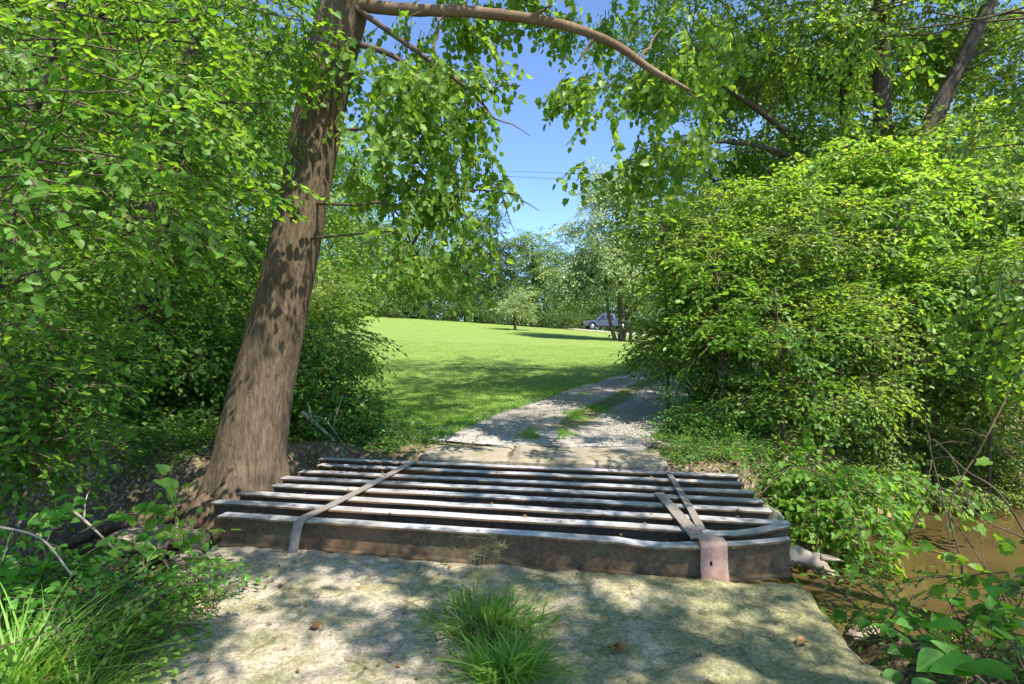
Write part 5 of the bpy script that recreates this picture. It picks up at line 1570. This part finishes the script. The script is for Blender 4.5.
# grass tufts
def tuft(label, cx, cy_, r, n, hmin, hmax, mat='grass', seeds=0, light=0.0, width=.0035, straw=0, name="grass_tuft", group="grass tufts beside and on the slab", z=None, arr=1.0):
    z0 = z if z is not None else gz(cx, cy_)
    off = (cx, cy_, z0)
    rt = thing(name, label, "grass tuft", off, group)
    a = R.uniform(0, 6.28, n); q = np.minimum(np.abs(R.normal(0, .45, n)), .95) * r
    x = cx + np.cos(a) * q; y = cy_ + np.sin(a) * q * arr
    h = R.uniform(hmin, hmax, n) * np.exp(-(q / r) ** 2 * .5) * R.choice([.45, .8, 1.0, 1.25], n)
    ln = np.stack([np.cos(a), np.sin(a)], 1) * np.minimum(q / r, 1)[:, None] * 1.6
    obj("blades", blades("blades", x, y, np.full(n, z0 - .01), h, M[mat], 1.15, width, 6, ln, off=off, light=light), rt)
    if straw:
        a = R.uniform(0, 6.28, straw); q = np.abs(R.normal(0, .3, straw)) * r
        x = cx - .05 + np.cos(a) * q; y = cy_ - .06 + np.sin(a) * q
        obj("dry_blades", blades("dry_blades", x, y, np.full(straw, z0 - .01), R.uniform(hmin, hmax * .8, straw), M['straw'], 1.3, width, 6, None, off=off), rt)
    if seeds:
        mb = MB()
        for k in range(seeds):
            b = np.array([cx + R.normal(-.03, .05), cy_ + R.normal(.08, .05), z0])
            t = b + np.array([R.normal(0, .09), R.normal(.02, .04), R.uniform(.34, .50)])
            m = (b + t) / 2 + [0, 0, .06]
            s_ = spline([b, m, t, t + (t - m) * .25 + [R.normal(0, .03), 0, -.04]], 14)
            mb.tube(s_, np.linspace(.0016, .0007, 14), 4, 0)
            for j in range(26):
                i = R.integers(9, 14); p = s_[i]; e = p + R.normal(0, 1, 3) * [.028, .02, .012]
                mb.tube([p, (p + e) / 2, e], [.0005, .0012, .0004], 4, 0)
        obj("seed_heads", mb.mesh("seed_heads", [M['straw']], off), rt)
    return rt


tuft("large grass tuft with seed heads growing through the slab in front of the beams", -0.13, 3.05, .38, 800, .08, .27, seeds=13, straw=130, z=-.03, width=.006)
tuft("fresh green grass clump at the bottom edge in front of the seeding tuft", -0.03, 2.62, .29, 560, .08, .24, light=.25, z=-.03, width=.0065)
tuft("tiny grass sprout in the crack under the nearest beam left of the big tuft", -0.60, 3.62, .07, 60, .04, .12, z=-.03, width=.003)
tuft("long bright grass clump in the lower left corner", -2.12, 2.38, .36, 900, .22, .55, light=.25, width=.006)
tuft("ragged bright grass spilling over the slab edge at the bottom left", -1.82, 2.36, .26, 520, .10, .30, light=.3, width=.005)
tuft("grass clump half way up the left slab edge among creeping weeds", -2.1, 2.85, .26, 420, .14, .36, light=.2, width=.005)
tuft("tall arching grass blades at the left frame edge", -2.75, 2.95, .28, 260, .25, .62, light=.1, width=.006)
tuft("thin grass tuft among the small weeds left of the slab", -1.95, 2.95, .22, 260, .12, .30, light=.1)
tuft("grass fringe on the slab edge behind the yellow green weed", -1.9, 3.4, .2, 200, .08, .2)

# ------------------------------------------------------------------ power line and poles
def pole(x, y, label):
    g = gz(x, y); h = 12.2
    rt = thing("utility_pole", label, "utility pole", (x, y, g), "poles of the power line")
    mb = MB(); mb.tube([(0, 0, -.3), (0, 0, 6), (0.02, 0, h - g)], [.16, .14, .11], 12); obj("post", mb.mesh("post", [M['bark_mid']]), rt)
    mb = MB(); mb.box((-.07, -1.1, h - g - .75), (.07, 1.1, h - g - .60)); obj("crossarm", mb.mesh("crossarm", [M['bark_mid']]), rt)


pole(-17, 30, "wooden power pole hidden among the left woodland trees")
pole(23, 33, "wooden power pole hidden among the right woodland trees")
s = NT("wire"); M['wire'] = s.fin((.06, .06, .065), .5)
for (za, zb, lab) in ((12.1, 11.8, "upper power wire crossing the blue sky gap"), (11.9, 11.35, "lower power wire crossing the blue sky gap")):
    a = np.array([-17, 30, za]); b = np.array([23, 33, zb]); t = np.linspace(0, 1, 40)[:, None]
    p = a + (b - a) * t; p[:, 2] -= 0.9 * 4 * (t * (1 - t))[:, 0]
    mb = MB(); mb.tube(p, .013, 6)
    tag(obj("power_wire", mb.mesh("power_wire", [M['wire']], a), None, tuple(a)), lab, "wire", "wires over the lawn")

# ------------------------------------------------------------------ pickup truck far up the lawn
s = NT("silver_paint"); s.b.inputs["Coat Weight"].default_value = .6
M['paint'] = s.fin((.10, .125, .18), .4, metal=.5)
s = NT("car_glass"); M['glass'] = s.fin((.02, .025, .03), .08, spec=.8)
s = NT("tyre_rubber"); M['rubber'] = s.fin((.025, .025, .025), .8)
s = NT("rim_metal"); M['rim'] = s.fin((.5, .5, .52), .3, metal=.8)
s = NT("dark_trim"); M['trim'] = s.fin((.03, .03, .032), .5)
s = NT("lamp_lens"); M['lens'] = s.fin((.7, .7, .68), .15)
s = NT("tail_lens"); M['tail'] = s.fin((.4, .02, .02), .2)
px0, py0 = 8.1, 64.0
gc = max(gz(px0, py0), gz(px0 + 5, py0)) + .02
car = thing("pickup_truck", "silver blue pickup truck parked beyond the lawn behind the pale tree", "pickup truck", (px0, py0, gc))


def prism(name, poly, y0, y1, mat, parent, bev=.05, inset_top=0.0, zref=None):
    """side outline (x,z) extruded across the car; upper part leans inward"""
    bm = bmesh.new()
    def yy(y, z):
        if inset_top and zref is not None and z > zref[0]:
            k = (z - zref[0]) / (zref[1] - zref[0])
            return y + (inset_top * k if y < 0 else -inset_top * k)
        return y
    A = [bm.verts.new((x, yy(y0, z), z)) for x, z in poly]; Bv = [bm.verts.new((x, yy(y1, z), z)) for x, z in poly]
    bm.faces.new(A); bm.faces.new(Bv[::-1])
    for i in range(len(poly)):
        j = (i + 1) % len(poly); bm.faces.new([A[j], A[i], Bv[i], Bv[j]])
    bmesh.ops.recalc_face_normals(bm, faces=bm.faces)
    if bev:
        bmesh.ops.bevel(bm, geom=list(bm.edges), offset=bev, segments=2, affect='EDGES', clamp_overlap=True)
    me = bpy.data.meshes.new(name); bm.to_mesh(me); bm.free()
    me.materials.append(mat)
    return obj(name, me, parent)


import bmesh
def arch(cx, z, r, n=9):
    return [(cx + r * math.cos(a), z + r * math.sin(a)) for a in np.linspace(math.pi, 0, n)]


body = [(0.0, .55), (0.05, .42)] + arch(.95, .42, .46) + arch(4.35, .42, .46) + [(5.55, .45), (5.6, .62), (5.6, 1.12), (3.35, 1.12), (1.55, 1.12), (.35, 1.04), (.05, .9)]
prism("body", body, -.95, .95, M['paint'], car, .03)
prism("cabin", [(1.35, 1.10), (2.05, 1.76), (2.3, 1.82), (3.3, 1.82), (3.5, 1.74), (3.62, 1.10)], -.86, .86, M['paint'], car, .04, .16, (1.1, 1.82))
prism("windshield", [(1.42, 1.16), (2.00, 1.70), (1.98, 1.73), (1.38, 1.18)], -.70, .70, M['glass'], car, 0)
for sgn in (-1, 1):
    for q in ([(1.62, 1.16), (2.12, 1.68), (2.42, 1.70), (2.42, 1.16)], [(2.50, 1.16), (2.50, 1.70), (3.22, 1.70), (3.42, 1.16)]):
        bm = bmesh.new()
        vs = [bm.verts.new((x, sgn * (.875 - .16 * (z - 1.1) / .72), z)) for x, z in q]
        vs2 = [bm.verts.new((x, sgn * (.855 - .16 * (z - 1.1) / .72), z)) for x, z in q]
        bm.faces.new(vs); bm.faces.new(vs2[::-1])
        for i in range(4):
            bm.faces.new([vs[i], vs2[i], vs2[(i + 1) % 4], vs[(i + 1) % 4]])
        bmesh.ops.recalc_face_normals(bm, faces=bm.faces)
        me = bpy.data.meshes.new("window"); bm.to_mesh(me); bm.free(); me.materials.append(M['glass']); obj("window", me, car)
    mb = MB(); mb.box((1.62, sgn * .93 - .02, .35), (3.6, sgn * .93 + .02, .47)); obj("sill_trim", mb.mesh("sill_trim", [M['trim']]), car)
    mb = MB(); mb.box((1.70, sgn * 1.02 - .08, 1.14), (1.84, sgn * 1.02 + .08, 1.30)); obj("mirror", mb.mesh("mirror", [M['trim']]), car)
    mb = MB(); mb.box((-.015, sgn * .72 - .16, .72), (.06, sgn * .72 + .16, .88)); obj("headlight", mb.mesh("headlight", [M['lens']]), car)
    mb = MB(); mb.box((5.57, sgn * .85 - .07, .75), (5.62, sgn * .85 + .07, 1.05)); obj("tail_light", mb.mesh("tail_light", [M['tail']]), car)
    mb = MB(); mb.box((2.47, sgn * .951 - .006, .5), (2.485, sgn * .951 + .006, 1.12)); obj("door_gap", mb.mesh("door_gap", [M['trim']]), car)
    for wx_ in (.95, 4.35):
        mb = MB(); pts = [(wx_, sgn * y, .38) for y in (.70, .72, .90, .93)]
        mb.tube(pts, [.34, .38, .38, .34], 24); t = obj("wheel", mb.mesh("wheel", [M['rubber']]), car)
        mb = MB(); mb.tube([(wx_, sgn * .90, .38), (wx_, sgn * .935, .38), (wx_, sgn * .94, .38)], [.22, .22, .05], 16); obj("rim", mb.mesh("rim", [M['rim']]), t)
mb = MB(); mb.box((-.10, -.9, .42), (.04, .9, .62)); obj("bumper", mb.mesh("bumper", [M['trim']]), car)
mb = MB(); mb.box((-.02, -.5, .68), (.03, .5, .92)); obj("grille", mb.mesh("grille", [M['trim']]), car)
# bed hollow rim
mb = MB(); mb.box((3.66, -.80, 1.121), (5.5, .80, 1.13)); obj("bed_liner", mb.mesh("bed_liner", [M['trim']]), car)
